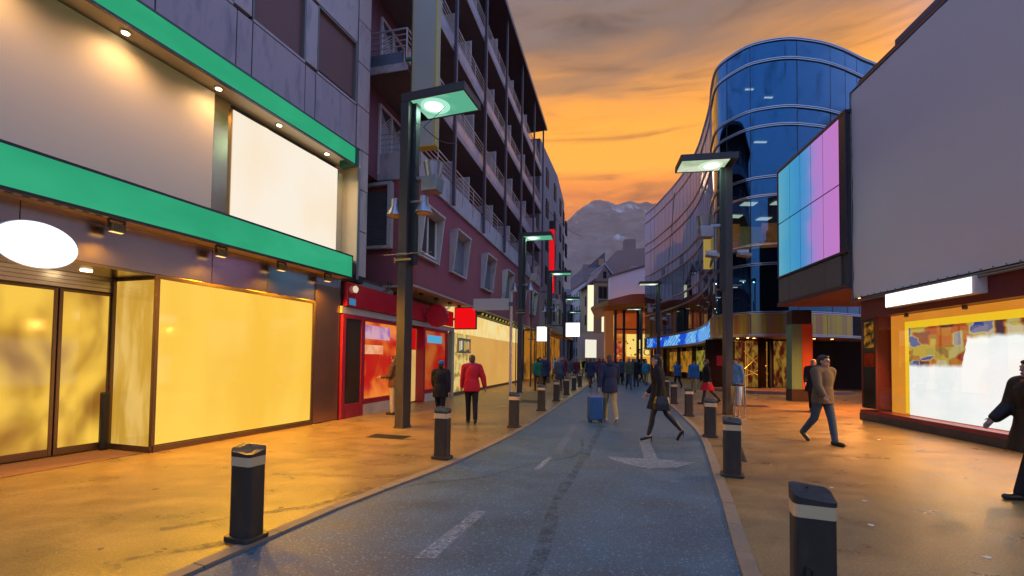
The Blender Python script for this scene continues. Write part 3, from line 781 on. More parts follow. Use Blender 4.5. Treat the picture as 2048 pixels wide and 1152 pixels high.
# red shop under it
RED = M('red_gloss', (.50, .008, .02), .16, var=.1, scale=.8, coat=.5)
REDM = M('red_frame', (.34, .012, .03), .35, var=.12)
shop = frame('red_shop', RX, RY, RSL, 'small shop with glossy red fascia and red framed windows under the apartments', 'shop')
L_().box(.12, 7.95, .0, .12, 3.02, 3.66).build('fascia', RED, shop, .01)
b = L_(); b.box(.0, 8.2, -.02, .06, 2.82, 3.0); b.build('fascia_base', M('fascia_base_grey', (.42, .36, .32), .5, var=.1), shop)
L_().box(.22, .52, .121, .126, 3.06, 3.24).build('sticker', EM('blue_sticker', (.06, .32, .62), .6), shop)
b = L_(); b.lathe([(.02, 0), (.09, .02), (.1, .06), (.06, .1)], (.42, .125, 3.5), 14, 'y'); b.build('wall_lamp', EM('bulkhead_lamp', (.9, .78, .55), .8), shop, smooth=True)
f = L_(); f.box(.05, .2, -.1, .06, 0, 2.82); f.box(.95, 1.1, -.1, .06, 0, 2.82); f.box(.2, .95, -.1, .06, .0, .38); f.box(.2, .95, -.1, .06, 2.7, 2.82)
f.build('poster_frame', REDM, shop, .008)
L_().box(.2, .95, -.08, .03, .38, 2.7).build('poster_case', M('poster_dark', (.035, .022, .012), .3), shop)
w1 = L_().box(1.14, 3.9, -.05, -.03, .45, 2.72).build('shop_window', EM('red_window_display', (.50, .012, .008), 1.0, 1.0, .9, (.85, .22, .03), (1, 1, 1.2), gloss=.06), shop)
L_().box(1.25, 2.7, -.028, -.024, 2.2, 2.6).build('window_poster', EM('pale_poster', (.8, .45, .55), .8, .9, 2, (.35, .12, .5)), w1)
L_().box(1.2, 2.3, -.028, -.024, 1.75, 2.02).build('window_poster', EM('warm_poster', (1, .55, .3), .85, .7, 2, (.9, .15, .05)), w1)
f = L_(); f.box(1.1, 1.16, -.1, .04, .38, 2.82); f.box(3.86, 4.02, -.1, .04, 0, 2.82); f.box(1.16, 3.86, -.1, .04, .3, .45); f.box(1.16, 3.86, -.1, .035, 2.7, 2.82); f.build('window_frame', REDM, w1, .006)
L_().box(1.1, 3.9, -.1, .05, 0, .3).build('stall_riser', M('riser_cream', (.55, .45, .33), .6), shop)
dr = L_().box(4.1, 5.15, -.3, -.28, .05, 2.75).build('door', EM('lit_door_cream', (.85, .50, .16), .8, .6, 1.2, (.75, .3, .07)), shop)
L_().box(4.12, 5.1, -.275, -.26, 1.95, 2.75).build('door_sign', EM('red_panel_lit', (.62, .006, .01), .8), dr)
f = L_(); f.box(5.15, 5.28, -.3, .04, 0, 2.82); f.build('door_post', REDM, dr)
w2 = L_().box(5.3, 7.4, -.05, -.03, .45, 2.72).build('shop_window', EM('red_window_dim', (.42, .01, .008), .9, 1.0, .8, (.5, .12, .02), gloss=.06), shop)
L_().box(5.6, 7.0, -.028, -.024, 2.25, 2.55).build('window_poster', EM('cyan_lightbox', (.10, .42, .68), .9), w2)
f = L_(); f.box(7.4, 7.55, -.1, .04, 0, 2.82); f.box(5.28, 7.4, -.1, .04, .3, .45); f.box(5.28, 7.4, -.1, .035, 2.7, 2.82); f.build('window_frame', REDM, w2, .006)
L_().box(5.28, 7.55, -.1, .05, 0, .3).build('stall_riser', M('riser_cream', (.55, .45, .33), .6), shop)
b = L_(); b.box(7.95, 8.2, -.1, .08, 0, 2.82); b.build('pier', M('pier_cream', (.55, .42, .25), .6), shop)
# spotlights on brackets under the overhang
for i, s in enumerate((2.0, 4.25, 5.6, 7.0, 8.1)):
    x, y = along(RX, RY, RSL, s, .32, -1)
    e = empty('bracket_lamp', (x, y, 3.74), math.atan2(1, RSL), 'small black hooped bracket lamp above the red fascia, ' + ('leftmost of five', 'second of five from the left', 'middle one of five', 'fourth of five from the left', 'rightmost of five')[i], 'lamp', 'bracket lamps above the red fascia')
    b = L_(); b.tube([(0, -.2, -.08)] + [(0, -.2 + .16 * math.sin(a), -.05 + .16 * (1 - math.cos(a))) for a in (.0, .6, 1.2, 1.8, 2.4)], .014, 6); b.tube([(.14, -.2, -.08)] + [(.14, -.2 + .16 * math.sin(a), -.05 + .16 * (1 - math.cos(a))) for a in (.0, .6, 1.2, 1.8, 2.4)], .014, 6)
    b.build('hoop', DARKSTEEL, e)
    L_().box(-.03, .17, -.08, .02, .16, .23).build('housing', DARKSTEEL, e, .01)
def sign_at(name, s, o, z, label, cat='sign'):
    x, y = along(RX, RY, RSL, s, o, -1)
    return empty(name, (x, y, z), math.atan2(1, RSL), label, cat)
ds = sign_at('disc_sign', 5.05, .14, 3.22, 'round red disc sign projecting from the red fascia')
b = L_(); b.lathe([(.40, -.06), (.43, -.04), (.43, .04), (.40, .06)], (0, .46, 0), 30, 'x'); b.build('disc', RED, ds, smooth=False)
L_().box(-.02, .02, -.1, .08, -.03, .03).build('arm', DARKSTEEL, ds)
sq = sign_at('square_sign', 8.05, .1, 2.92, 'glowing red square sign hanging right of the red fascia')
L_().box(-.012, -.002, .05, .99, .04, .93).build('face', EM('red_lightbox', (.85, .005, .008), 1.0), sq)
b = L_(); b.box(-.002, .14, .02, 1.02, 0, .97); b.build('case', M('sign_case', (.03, .02, .02), .5), sq, .008)
L_().box(.04, .08, -.1, .02, .4, .5).build('arm', DARKSTEEL, sq)
# pale yellow shop beyond
ys_ = frame('yellow_shop', *along(RX, RY, RSL, 8.35, 0, -1), RSL, 'shop front with a long lit yellow shutter beyond the red shop', 'shop')
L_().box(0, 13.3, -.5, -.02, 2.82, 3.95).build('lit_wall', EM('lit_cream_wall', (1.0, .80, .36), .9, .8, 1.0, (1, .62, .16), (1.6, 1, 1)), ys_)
L_().box(2.4, 13.3, -.5, .0, .14, 2.80).build('shutter', EM('lit_amber_shutter', (.82, .44, .11), .82, .7, .5, (.75, .38, .09)), ys_)
sh = L_()
L_().box(0.1, 2.3, -.3, -.05, .14, 2.8).build('shop_window', EM('display_yellow', (.9, .65, .22), .85, 1.0, 3, (.35, .22, .05)), ys_)
cf = L_().box(.5, 2.2, -.04, .04, 1.9, 2.6).build('menu_board', M('menu_frame', (.4, .36, .2), .5), ys_)
for i in range(7):
    c = random.choice([(.8, .75, .6), (.55, .2, .06), (.6, .45, .1), (.2, .16, .1), (.75, .5, .3)])
    L_().box(.56 + i * .23, .74 + i * .23, .041, .046, 2.0 + .05 * (i % 3), 2.45 + .03 * (i % 2)).build('menu_card', EM('card_%d' % i, c, .8), cf)
L_().box(0, 13.3, -.4, .03, 0, .13).build('plinth', M('shop_plinth', (.16, .10, .06), .7), ys_)
aw = L_().box(2.3, 13.2, .02, .5, 3.80, 3.95).build('awning_box', M('awning_black', (.02, .02, .018), .6), ys_)
for i in range(16):
    L_().hexa([(2.4 + i * .67, .501, 3.81), (2.62 + i * .67, .501, 3.81), (2.62 + i * .67, .506, 3.81), (2.4 + i * .67, .506, 3.81)], [(2.55 + i * .67, .501, 3.93), (2.80 + i * .67, .501, 3.93), (2.80 + i * .67, .506, 3.93), (2.55 + i * .67, .506, 3.93)]).build('stripe', EM('stripe_yellow', (.55, .48, .05), .7), aw)
for i in range(4):
    light('bulb', 'SPOT', ys_, (3.6 + i * 3, -.40, 3.76), 130, (1, .58, .16), .1, (R(-8), 0, 0), 140, .9)
# tall blade sign on the block corner
bs = sign_at('blade_sign', 1.75, 1.05, 7.95, 'tall grey green blade sign with yellow edges beside the first lamp post')
L_().box(0.004, .30, .03, .74, .03, 7.4).build('face', M('blade_face', (.42, .38, .29), .45, var=.06, scale=.6), bs)
b = L_(); b.box(0, .31, 0, .03, 0, 7.45); b.box(0, .04, .74, .78, 0, 7.45); b.box(0, .31, .03, .74, 0, .03); b.build('yellow_trim', M('yellow_trim', (.62, .42, .03), .45), bs)
L_().box(.04, .31, .74, .775, .03, 7.4).build('edge_panel', M('blade_edge', (.36, .40, .2), .45), bs)
b = L_(); b.box(.05, .13, -.25, 0, 2.75, 2.83); b.box(.05, .13, -.25, 0, 5.05, 5.13); b.build('bracket', M('green_bracket', (.01, .18, .09), .5), bs)

# ------------------------------------------------------------------ right: banner building with lit shop
BX, BY, BSL = 10.39, 13.422, .1403
def R_(): return MB(1)
MAROON = M('maroon_wall', (.13, .012, .015), .45, var=.15, scale=1)
bb = frame('banner_building', BX, BY, BSL, 'maroon shop building with a wide lit display window under the huge banner', 'building')
b = R_(); b.box(-16, -.02, -9, -.45, 0, 10.6); b.box(-16, -.02, -.45, -.02, 2.98, 10.2); b.box(-.62, -.02, -.45, -.02, .35, 2.98); b.build('wall', MAROON, bb)
b = R_(); b.box(-16, .0, -.45, .04, 0, .2); b.build('plinth', M('plinth_dark', (.06, .045, .04), .6, var=.2, dirt=(.03, .025, .02)), bb, .01)
b = R_(); b.box(-16, -.02, -.45, .03, .2, .29); b.build('plinth_cap', M('plinth_red', (.20, .015, .03), .35), bb)
R_().box(-16, -.09, -8.8, -1.0, 10.6, 11.35).build('parapet', M('slate_roof', (.10, .09, .105), .7, var=.25, scale=4), bb)
b = R_(); b.hexa([(-16, -9, 11.36), (-3.2, -9, 11.36), (-3.2, -2.2, 11.36), (-16, -2.2, 11.36)], [(-16, -9, 15.5), (-4.5, -9, 15.5), (-4.5, -3, 15.5), (-16, -3, 15.5)])
b.build('roof', M('slate_roof', (.10, .09, .105), .7, var=.25, scale=4), bb)
b = R_(); b.box(-6.5, -4.6, -3.2, -1.5, 10.6, 15.2); b.build('dormer', M('dormer_plum', (.13, .10, .12), .7), bb)
# poster strip beside the window
R_().box(-.66, -.12, -.02, .0, .36, 2.94).build('poster_panel', M('poster_black', (.012, .010, .008), .2, var=.3), bb)
R_().box(-.64, -.16, .001, .005, 1.55, 1.95).build('poster_stripe', EM('poster_red', (.18, .015, .006), .6, .9, 3, (.05, .01, .005)), bb)
R_().box(-.62, -.2, .001, .005, 2.1, 2.85).build('poster_print', EM('poster_floral', (.02, .015, .006), .8, 1.0, 5, (.40, .16, .02)), bb)
# display window: amber surround, prints, white light wall behind glass
b = R_(); b.box(-12, -.70, -.44, -.40, .30, 2.98); b.build('window_back', EM('amber_back', (.82, .30, .03), .95, .7, .6, (.70, .22, .015)), bb)
b = R_(); b.box(-12, -1.28, -.395, -.37, 2.58, 2.78); b.box(-1.46, -1.28, -.395, -.37, .34, 2.58); b.build('yellow_border', EM('yellow_border', (1, .62, .02), 1.0), bb)
def shop_print(name):
    """backlit print: soft coloured goods above, white below"""
    m, t, o = nodes_for(name)
    tcn = nd(t, 'ShaderNodeTexCoord'); P = tcn.outputs['Object']
    nw = nd(t, 'ShaderNodeTexNoise', {'Vector': P, 'Scale': 3.0, 'Detail': 3.0})
    wp = nd(t, 'ShaderNodeVectorMath', {0: nw.outputs['Color'], 'Scale': .14}, operation='SCALE')
    pw = nd(t, 'ShaderNodeVectorMath', {0: P, 1: wp.outputs[0]}, operation='ADD')
    sx = nd(t, 'ShaderNodeSeparateXYZ', {0: pw.outputs[0]})
    mp = nd(t, 'ShaderNodeMapping', {'Vector': pw.outputs[0], 'Scale': (2.6, .01, 4.2)})
    vo = nd(t, 'ShaderNodeTexVoronoi', {'Vector': mp.outputs[0], 'Scale': 1.0, 'Smoothness': .35}, feature='SMOOTH_F1', distance='CHEBYCHEV')
    hs = nd(t, 'ShaderNodeSeparateColor', {0: vo.outputs['Color']})
    pc = ramp(t, hs.outputs[0], [(.15, (.10, .05, .06)), (.3, (.50, .05, .02)), (.42, (.66, .20, .02)), (.5, (.30, .20, .06)), (.58, (.70, .46, .06)), (.68, (.45, .42, .08)), (.8, (.75, .60, .36)), (.9, (.04, .08, .36))])
    zz = nd(t, 'ShaderNodeMath', {0: sx.outputs[2], 1: .07}, operation='SUBTRACT')
    xr = nd(t, 'ShaderNodeMath', {0: sx.outputs[0], 1: .07}, operation='SUBTRACT')
    edge = nd(t, 'ShaderNodeMapRange', {0: xr.outputs[0], 1: -3.25, 2: -3.05, 3: 2.26, 4: 1.60}, interpolation_type='SMOOTHSTEP')
    df = nd(t, 'ShaderNodeMath', {0: zz.outputs[0], 1: edge.outputs[0]}, operation='SUBTRACT')
    mk = nd(t, 'ShaderNodeMapRange', {0: df.outputs[0], 1: -.04, 2: .08}, interpolation_type='SMOOTHSTEP')
    nl = nd(t, 'ShaderNodeTexNoise', {'Vector': P, 'Scale': .9, 'Detail': 2.0})
    wc = ramp(t, nl.outputs[0], [(.35, (1.0, .96, .93)), (.5, (1.0, 1.0, .98)), (.66, (.90, .95, .92))])
    c = nd(t, 'ShaderNodeMix', {0: mk.outputs[0], 6: wc, 7: pc}, data_type='RGBA')
    st = nd(t, 'ShaderNodeMapRange', {0: mk.outputs[0], 3: 1.08, 4: .8})
    e = nd(t, 'ShaderNodeEmission', {'Color': c.outputs[2], 'Strength': st.outputs[0]})
    t.links.new(e.outputs[0], o.inputs[0]); return m
R_().box(-12, -1.44, -.395, -.36, .31, 2.60).build('backlit_print', shop_print('backlit_shop_print'), bb)
R_().box(-12, -.68, -.06, -.05, .3, 2.97).build('window_glass', GLASS('shop_glass', (.97, .97, .97), (.9, .9, .9), .0), bb)
for s in (-1.6, -3.4, -5.2, -7.0):  # unseen spots added in the window head to warm the pavement
    d = R_().lathe([(.05, 2.975), (.05, 2.90), (.035, 2.88)], (s, -.2, 0), 12).build('window_spotlight', DARKSTEEL, bb)
    light('bulb', 'SPOT', d, (s, -.16, 2.86), 800, (1, .47, .10), .05, (R(38), 0, 0), 120, .9)
sg = empty('sign_box', (*along(BX, BY, BSL, -1.5, .0, 1), 3.15), math.atan2(1, BSL), 'long white glowing sign box above the lit display window', 'sign')
R_().box(-2.63, 0, .221, .23, .0, .34).build('face', EM('white_sign_warm', (1, .97, .93), 1.8), sg)
R_().box(-2.7, .01, -.02, .22, -.01, .355).build('case', M('sign_case_white', (.72, .66, .6), .5), sg, .006)
# banner
bn = empty('advertising_banner', (*along(BX, BY, BSL, -.13, .03, 1), 3.55), math.atan2(1, BSL), 'huge blank grey fabric banner laced to a tube frame on the right', 'banner')
v, f = [], []
NX, NZ = 60, 50
for j in range(NZ + 1):
    for i in range(NX + 1):
        x = .25 - 10.3 * i / NX; z = .06 + 6.3 * j / NZ
        ed = min(i, j, NZ - j) / 6
        w = .02 * noise.noise((x * .5, z * .45, 1)) + (.018 * noise.noise((x * 2.2, z * 2.6, 4)) * max(0, 1 - ed * .6))
        v.append((x, .06 + w, z))
for j in range(NZ):
    for i in range(NX):
        a = j * (NX + 1) + i; f.append((a, a + 1, a + NX + 2, a + NX + 1))
me = D.meshes.new('fabric'); me.from_pydata(v, [], f); link('fabric', me, M('banner_fabric', (.62, .55, .53), .75, var=.05, scale=.35, spec=.2), bn, smooth=True)
TUBE = M('scaffold_tube', (.20, .18, .17), .45, .8, var=.2)
b = R_(); b.tube([(.32, .05, 0), (.32, .05, 6.42)], .03, 8); b.tube([(.32, .05, .0), (-10.2, .05, .0)], .03, 8); b.tube([(.32, .05, 6.42), (-10.2, .05, 6.42)], .03, 8); b.tube([(.32, .12, -.07), (-10.2, .12, -.07)], .025, 8)
b.build('tube_frame', TUBE, bn)
b = R_()
for i in range(24):
    b.tube([(.34, .02, .15 + i * .27), (.24, .09, .12 + i * .27)], .011, 5)
for i in range(36):
    b.tube([(.15 - i * .28, .02, -.04), (.12 - i * .28, .09, .09)], .011, 5); b.tube([(.15 - i * .28, .02, 6.45), (.12 - i * .28, .09, 6.34)], .011, 5)
b.build('lacing', TUBE, bn)
b = R_()
for s in (-.5, -3, -5.5, -8): b.box(s, s + .05, -.28, .04, .4, .46); b.box(s, s + .05, -.28, .04, 5.6, 5.66)
b.build('stay', TUBE, bn)

# ------------------------------------------------------------------ right: light box on a column
GREY = M('graphite_panel', (.075, .07, .075), .4, .4, var=.15, scale=1)
lx, lsl = 8.3, .136
lb = empty('light_box', (lx, 0, 0), math.atan2(1, lsl), 'overhanging dark box with glowing blue to pink glass panels', 'light box')
b = R_(); b.box(13.75, 18.3, -6, -.06, 3.97, 9.35); b.build('body', GREY, lb)
b = R_(); b.box(13.7, 14.05, -.06, .02, 5.1, 9.4); b.box(13.7, 18.36, -.5, .03, 9.35, 9.45); b.box(18.28, 18.36, -.06, .02, 5.1, 9.35); b.box(13.7, 18.36, -.06, .03, 5.02, 5.1); b.build('frame', M('graphite_frame', (.05, .048, .06), .35, .5), lb, .008)
for a, c in ((14.05, 14.9), (14.92, 17.4), (17.42, 18.3)): R_().box(a, c, -.06, .0, 4.06, 5.0).build('lower_panel', M('lower_grey', (.14, .12, .11), .5, .3, var=.2), lb, .006)
b = R_(); b.box(13.7, 18.36, -5.9, .04, 3.90, 3.96); b.box(13.72, 18.34, -.02, .045, 3.97, 4.04); b.build('soffit', M('soffit_maroon', (.12, .035, .03), .55), lb)
cc = [14.07, 15.0, 15.77, 16.53, 17.33, 18.27]
def wash(name):
    """LED-washed glass: cyan at the far end turning lilac pink at the near end"""
    m, t, o = nodes_for(name)
    tcn = nd(t, 'ShaderNodeTexCoord'); sx = nd(t, 'ShaderNodeSeparateXYZ', {0: tcn.outputs['Object']})
    n = nd(t, 'ShaderNodeTexNoise', {'Vector': tcn.outputs['Object'], 'Scale': .7, 'Detail': 2.0})
    a1 = nd(t, 'ShaderNodeMath', {0: n.outputs[0], 1: 1.1, 2: -.55}, operation='MULTIPLY_ADD')
    a2 = nd(t, 'ShaderNodeMath', {0: sx.outputs[0], 1: a1.outputs[0]}, operation='ADD')
    f = nd(t, 'ShaderNodeMapRange', {0: a2.outputs[0], 1: 14.0, 2: 18.3})
    c = ramp(t, f.outputs[0], [(0.0, (.66, .24, .68)), (.2, (.60, .25, .70)), (.36, (.46, .27, .72)), (.46, (.16, .33, .74)), (.6, (.06, .33, .70)), (.8, (.08, .40, .66)), (1.0, (.15, .48, .64))])
    e = nd(t, 'ShaderNodeEmission', {'Color': c, 'Strength': .80})
    g = nd(t, 'ShaderNodeBsdfGlossy', {'Color': (.05, .05, .05, 1), 'Roughness': .05})
    ad = nd(t, 'ShaderNodeAddShader', {0: e.outputs[0], 1: g.outputs[0]})
    t.links.new(ad.outputs[0], o.inputs[0]); return m
WASH = wash('led_wash_glass')
for i in range(5):
    for j in range(2):
        z0, z1 = ((7.27, 9.33), (5.12, 7.22))[j]
        R_().box(cc[i] + .022, cc[i + 1] - .022, -.012, .0, z0, z1).build('light_panel', WASH, lb)
for i, (s, o) in enumerate(((15.2, -1.2), (15.7, -1.5), (16.3, -1.95))):
    d = R_().lathe([(.08, 3.90), (.08, 3.885), (.05, 3.884)], (s, o, 0), 14).build('downlight', DARKSTEEL, lb)
    R_().lathe([(.05, 3.884), (.045, 3.875)], (s, o, 0), 12).build('lens', EM('orange_lens', (1, .42, .12), 14), d)
    light('bulb', 'SPOT', d, (s, o, 3.85), 1100, (1, .36, .07), .05, (0, 0, 0), 150, .9)
cl = empty('column', (12.42, 19.45, 0), R(-12), 'square column under the light box, green on one side and orange red on the other', 'column')
MB().box(-.40, -.005, -.3, .3, .52, 3.3).build('green_panel', M('green_column', (.13, .26, .14), .4, var=.08), cl, .006)
MB().box(.0, .40, -.31, .3, .52, 3.3).build('orange_panel', M('orange_column', (.50, .085, .03), .4, var=.08), cl, .006)
MB().box(-.42, .42, -.33, .32, 0, .52).build('base', M('column_base', (.035, .02, .015), .5), cl, .006)
MB().box(-.38, .38, -.28, .28, 3.3, 3.9).build('head', M('column_head', (.02, .018, .018), .5), cl)

# ------------------------------------------------------------------ right: curved glass building
GP = [(21.5, 25.7), (20.26, 25.19), (19.64, 24.95), (18.03, 24.22), (16.68, 23.73), (15.72, 23.52), (14.57, 23.39), (13.61, 23.56), (12.75, 23.96), (12.26, 24.62), (11.90, 25.45), (11.90, 26.26), (12.40, 27.9), (13.10, 29.7), (13.98, 32.7), (14.78, 35.8), (15.40, 39.5), (15.69, 43.3), (15.75, 46.6), (15.72, 49.5), (15.49, 52.5)]
gl_ = smooth_line(GP, .12)
gc = [0]
for a, b_ in zip(gl_, gl_[1:]): gc.append(gc[-1] + math.dist(a, b_))
def gat(s, off=0.0):
    s = max(0, min(gc[-1] - 1e-4, s))
    i = max(1, min(len(gc) - 1, bisect.bisect(gc, s)))
    u = (s - gc[i - 1]) / (gc[i] - gc[i - 1])
    x, y = gl_[i - 1][0] + (gl_[i][0] - gl_[i - 1][0]) * u, gl_[i - 1][1] + (gl_[i][1] - gl_[i - 1][1]) * u
    a, b_ = gl_[max(i - 3, 0)], gl_[min(i + 2, len(gl_) - 1)]
    d = Vector((b_[0] - a[0], b_[1] - a[1])).normalized()
    n = Vector((-d.y, d.x))                 # towards the street
    return (x + n.x * off, y + n.y * off)
def s_at_y(x, y): return min(range(len(gl_)), key=lambda i: math.dist(gl_[i], (x, y)))
def smark(x, y): return gc[s_at_y(x, y)]
glb = empty('glass_building', (0, 0, 0), 0, 'curved blue glass office building with silver ring lines and lit rooms', 'building')
GL = GLASS('blue_glass', (.14, .22, .32), (.085, .29, .54), .34)
GLS = M('spandrel_glass', (.006, .012, .02), .03, spec=.9)
def FRIT(name):  # pale diffuse colour stands in for a reflection of pale sky
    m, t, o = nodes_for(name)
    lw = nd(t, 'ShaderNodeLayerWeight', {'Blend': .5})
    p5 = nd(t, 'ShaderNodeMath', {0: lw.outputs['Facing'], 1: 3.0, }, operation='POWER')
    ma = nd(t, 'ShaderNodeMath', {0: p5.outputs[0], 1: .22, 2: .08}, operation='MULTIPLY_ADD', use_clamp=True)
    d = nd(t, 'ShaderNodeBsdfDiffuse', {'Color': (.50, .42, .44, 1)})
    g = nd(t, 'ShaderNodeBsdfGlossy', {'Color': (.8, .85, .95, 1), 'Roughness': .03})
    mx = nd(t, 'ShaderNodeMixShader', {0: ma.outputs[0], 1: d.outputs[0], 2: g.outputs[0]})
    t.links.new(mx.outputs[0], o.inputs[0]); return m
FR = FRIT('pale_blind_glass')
# column joints: wide on the round corner, narrow along the street
cols = [0.0]
e_conv = smark(11.9, 26.26)
for q in ((19.13, 24.7), (18.09, 24.25), (17.0, 23.85), (14.95, 23.4), (12.8, 23.93), (12.0, 25.1)): cols.append(smark(*q))
s = e_conv + .4
while s < gc[-1] - .6: cols.append(s); s += 1.12
cols.append(gc[-1])
zr = [4.27, 6.85, 7.9, 10.5, 11.5, 14.25, 15.2, 17.8, 18.85]
npan = 0
for i in range(len(cols) - 1):
    s0, s1 = cols[i], cols[i + 1]
    nseg = 10 if s1 - s0 > 1.3 else 4
    tilt = 0 if s1 - s0 > 1.3 else random.gauss(0, .004)
    for j in range(len(zr) - 1):
        z0, z1 = zr[j] + .02, zr[j + 1] - .02
        tz = tilt + (0 if s1 - s0 > 1.3 else random.gauss(0, .003))
        tv = random.gauss(0, .0025)
        v, f = [], []
        for k in range(nseg + 1):
            u = k / nseg
            x, y = gat(s0 + .015 + (s1 - s0 - .03) * u, (u - .5) * tz * (s1 - s0) * 1.0)
            v.append((x, y, z0)); x2, y2 = gat(s0 + .015 + (s1 - s0 - .03) * u, (u - .5) * tz * (s1 - s0) + tv * 2)
            v.append((x2, y2, z1))
        for k in range(nseg): f.append((2 * k, 2 * k + 2, 2 * k + 3, 2 * k + 1))
        me = D.meshes.new('glass_pane'); me.from_pydata(v, [], f)
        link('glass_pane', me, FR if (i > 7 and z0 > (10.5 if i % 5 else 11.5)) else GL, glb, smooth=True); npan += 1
def curve_strip(name, s0, s1, off0, off1, z0, z1, mat, parent, step=.35, sm=False):
    n = max(2, int((s1 - s0) / step)); v, f = [], []
    for k in range(n + 1):
        s = s0 + (s1 - s0) * k / n
        for o, z in ((off0, z0), (off1, z0), (off1, z1), (off0, z1)):
            x, y = gat(s, o); v.append((x, y, z))
    for k in range(n):
        for a in range(4): f.append((4 * k + a, 4 * k + (a + 1) % 4, 4 * k + 4 + (a + 1) % 4, 4 * k + 4 + a))
    f.append((0, 1, 2, 3)); f.append(tuple(4 * n + q for q in (3, 2, 1, 0)))
    mb = MB(); mb.v, mb.f = v, f
    return mb.build(name, mat, parent)
RING = M('ring_silver', (.55, .52, .55), .3, .9, var=.1)
for z in zr:
    for dz in (-.045, .045):
        curve_strip('ring_rail', 0, gc[-1], .0, .075, z + dz - .02, z + dz + .02, RING, glb)
mu = MB()
for s in cols:
    a, b_ = gat(s - .02, -.03), gat(s + .02, -.03); c, d = gat(s + .02, .008), gat(s - .02, .008)
    if 0 < s < gc[-1]: MB().prism([a, b_, c, d], 4.3, 18.8).build('mullion', M('mullion_dark', (.02, .025, .035), .5), glb)
# floors, spandrel backing, core, ceilings with lamps
core = [gat(s, -6.0 if s < e_conv else -5.0) for s in [k * gc[-1] / 24 for k in range(25)]]
def inner(off): return [gat(k * gc[-1] / 60, off) for k in range(61)]
def floor_poly(off):
    return inner(off) + [(34, 52.5), (34, 25.7)]
for z0, z1 in ((4.2, 4.4), (7.05, 7.75), (10.65, 11.35), (14.4, 15.05), (18.0, 18.7)):
    MB().prism(floor_poly(-.18), z0, z1).build('floor_slab', M('floor_slab_dark', (.10, .11, .13), .8), glb)
MB().prism([(x + .0, y) for x, y in inner(-.1)][::1] + [(34, 52.5), (34, 25.7)], 18.86, 18.95).build('roof', M('roof_gravel', (.2, .2, .2), .9), glb)
b = MB(); b.box(18.5, 33, 31, 52, 0, 18); b.build('core_wall', M('office_wall', (.16, .15, .13), .8), glb)
AMB = EM('office_lamp', (1, .86, .55), 3.2)
def lamp(x, y, z, w, d): MB().box(x - w / 2, x + w / 2, y - d / 2, y + d / 2, z - .03, z).build('ceiling_lamp', AMB, glb)
for x, y in ((13.3, 25.2), (14.9, 25.0), (16.6, 25.4), (13.6, 27.4), (15.6, 27.8), (17.8, 27.2)): lamp(x, y, 10.6, .75, .55)
for x, y in ((14.2, 25.6),): lamp(x, y, 14.36, .7, .16)
for x, y in ((14.0, 26.4), (15.6, 27.2)): lamp(x, y, 17.95, .5, .14)
for k in range(9):
    x, y = gat(e_conv + 4 + k * 2.6, -2.0); lamp(x, y, 6.98, .35, .18)
for k in (2, 6): 
    x, y = gat(e_conv + 4 + k * 2.6, -2.6); lamp(x, y, 10.6, .35, .15)
b = MB(); b.box(12.9, 14.2, 28.0, 28.1, 7.75, 10.3); b.box(15.3, 17.5, 27.4, 27.5, 7.75, 10.2); b.build('orange_partition', EM('lit_orange_partition', (.9, .26, .03), 1.1, .8, 1, (.35, .10, .02)), glb)
b = MB(); b.box(12.6, 20, 29.5, 29.6, 7.75, 10.6); b.build('office_back', M('office_back', (.30, .24, .10), .8, emit=(.6, .40, .07), estr=.5), glb)  # wall glows by itself, standing in for warm room lighting
# fascia band: gilt metal round the corner, LED screen along the street
z0, z1 = 3.05, 4.22
def gilt(name):
    m, t, o = nodes_for(name)
    tcn = nd(t, 'ShaderNodeTexCoord')
    mp = nd(t, 'ShaderNodeMapping', {'Vector': tcn.outputs['Object'], 'Scale': (1.5, 1.5, .02)})
    n = nd(t, 'ShaderNodeTexNoise', {'Vector': mp.outputs[0], 'Scale': 1.5, 'Detail': 3.0})
    c = ramp(t, n.outputs[0], [(.3, (.45, .16, .06)), (.42, (.42, .26, .14)), (.52, (.55, .40, .06)), (.62, (.48, .30, .12)), (.72, (.5, .3, .28))])
    b = nd(t, 'ShaderNodeBsdfPrincipled', {'Base Color': c, 'Metallic': .9, 'Roughness': .3})
    t.links.new(b.outputs[0], o.inputs[0]); return m
GILT = gilt('gilt_panels')
s_led = smark(12.6, 28.3)
bounds = [0, smark(18.4, 24.4), smark(16.5, 23.7), smark(14.6, 23.4), smark(12.8, 23.95), smark(11.9, 25.5), smark(11.95, 26.6), s_led]
for i in range(len(bounds) - 1):
    curve_strip('fascia_panel', bounds[i] + .01, bounds[i + 1] - .01, -.1, .10, z0, z1, GILT if i > 0 else M('fascia_black', (.012, .010, .010), .5, spec=.1), glb, .2)
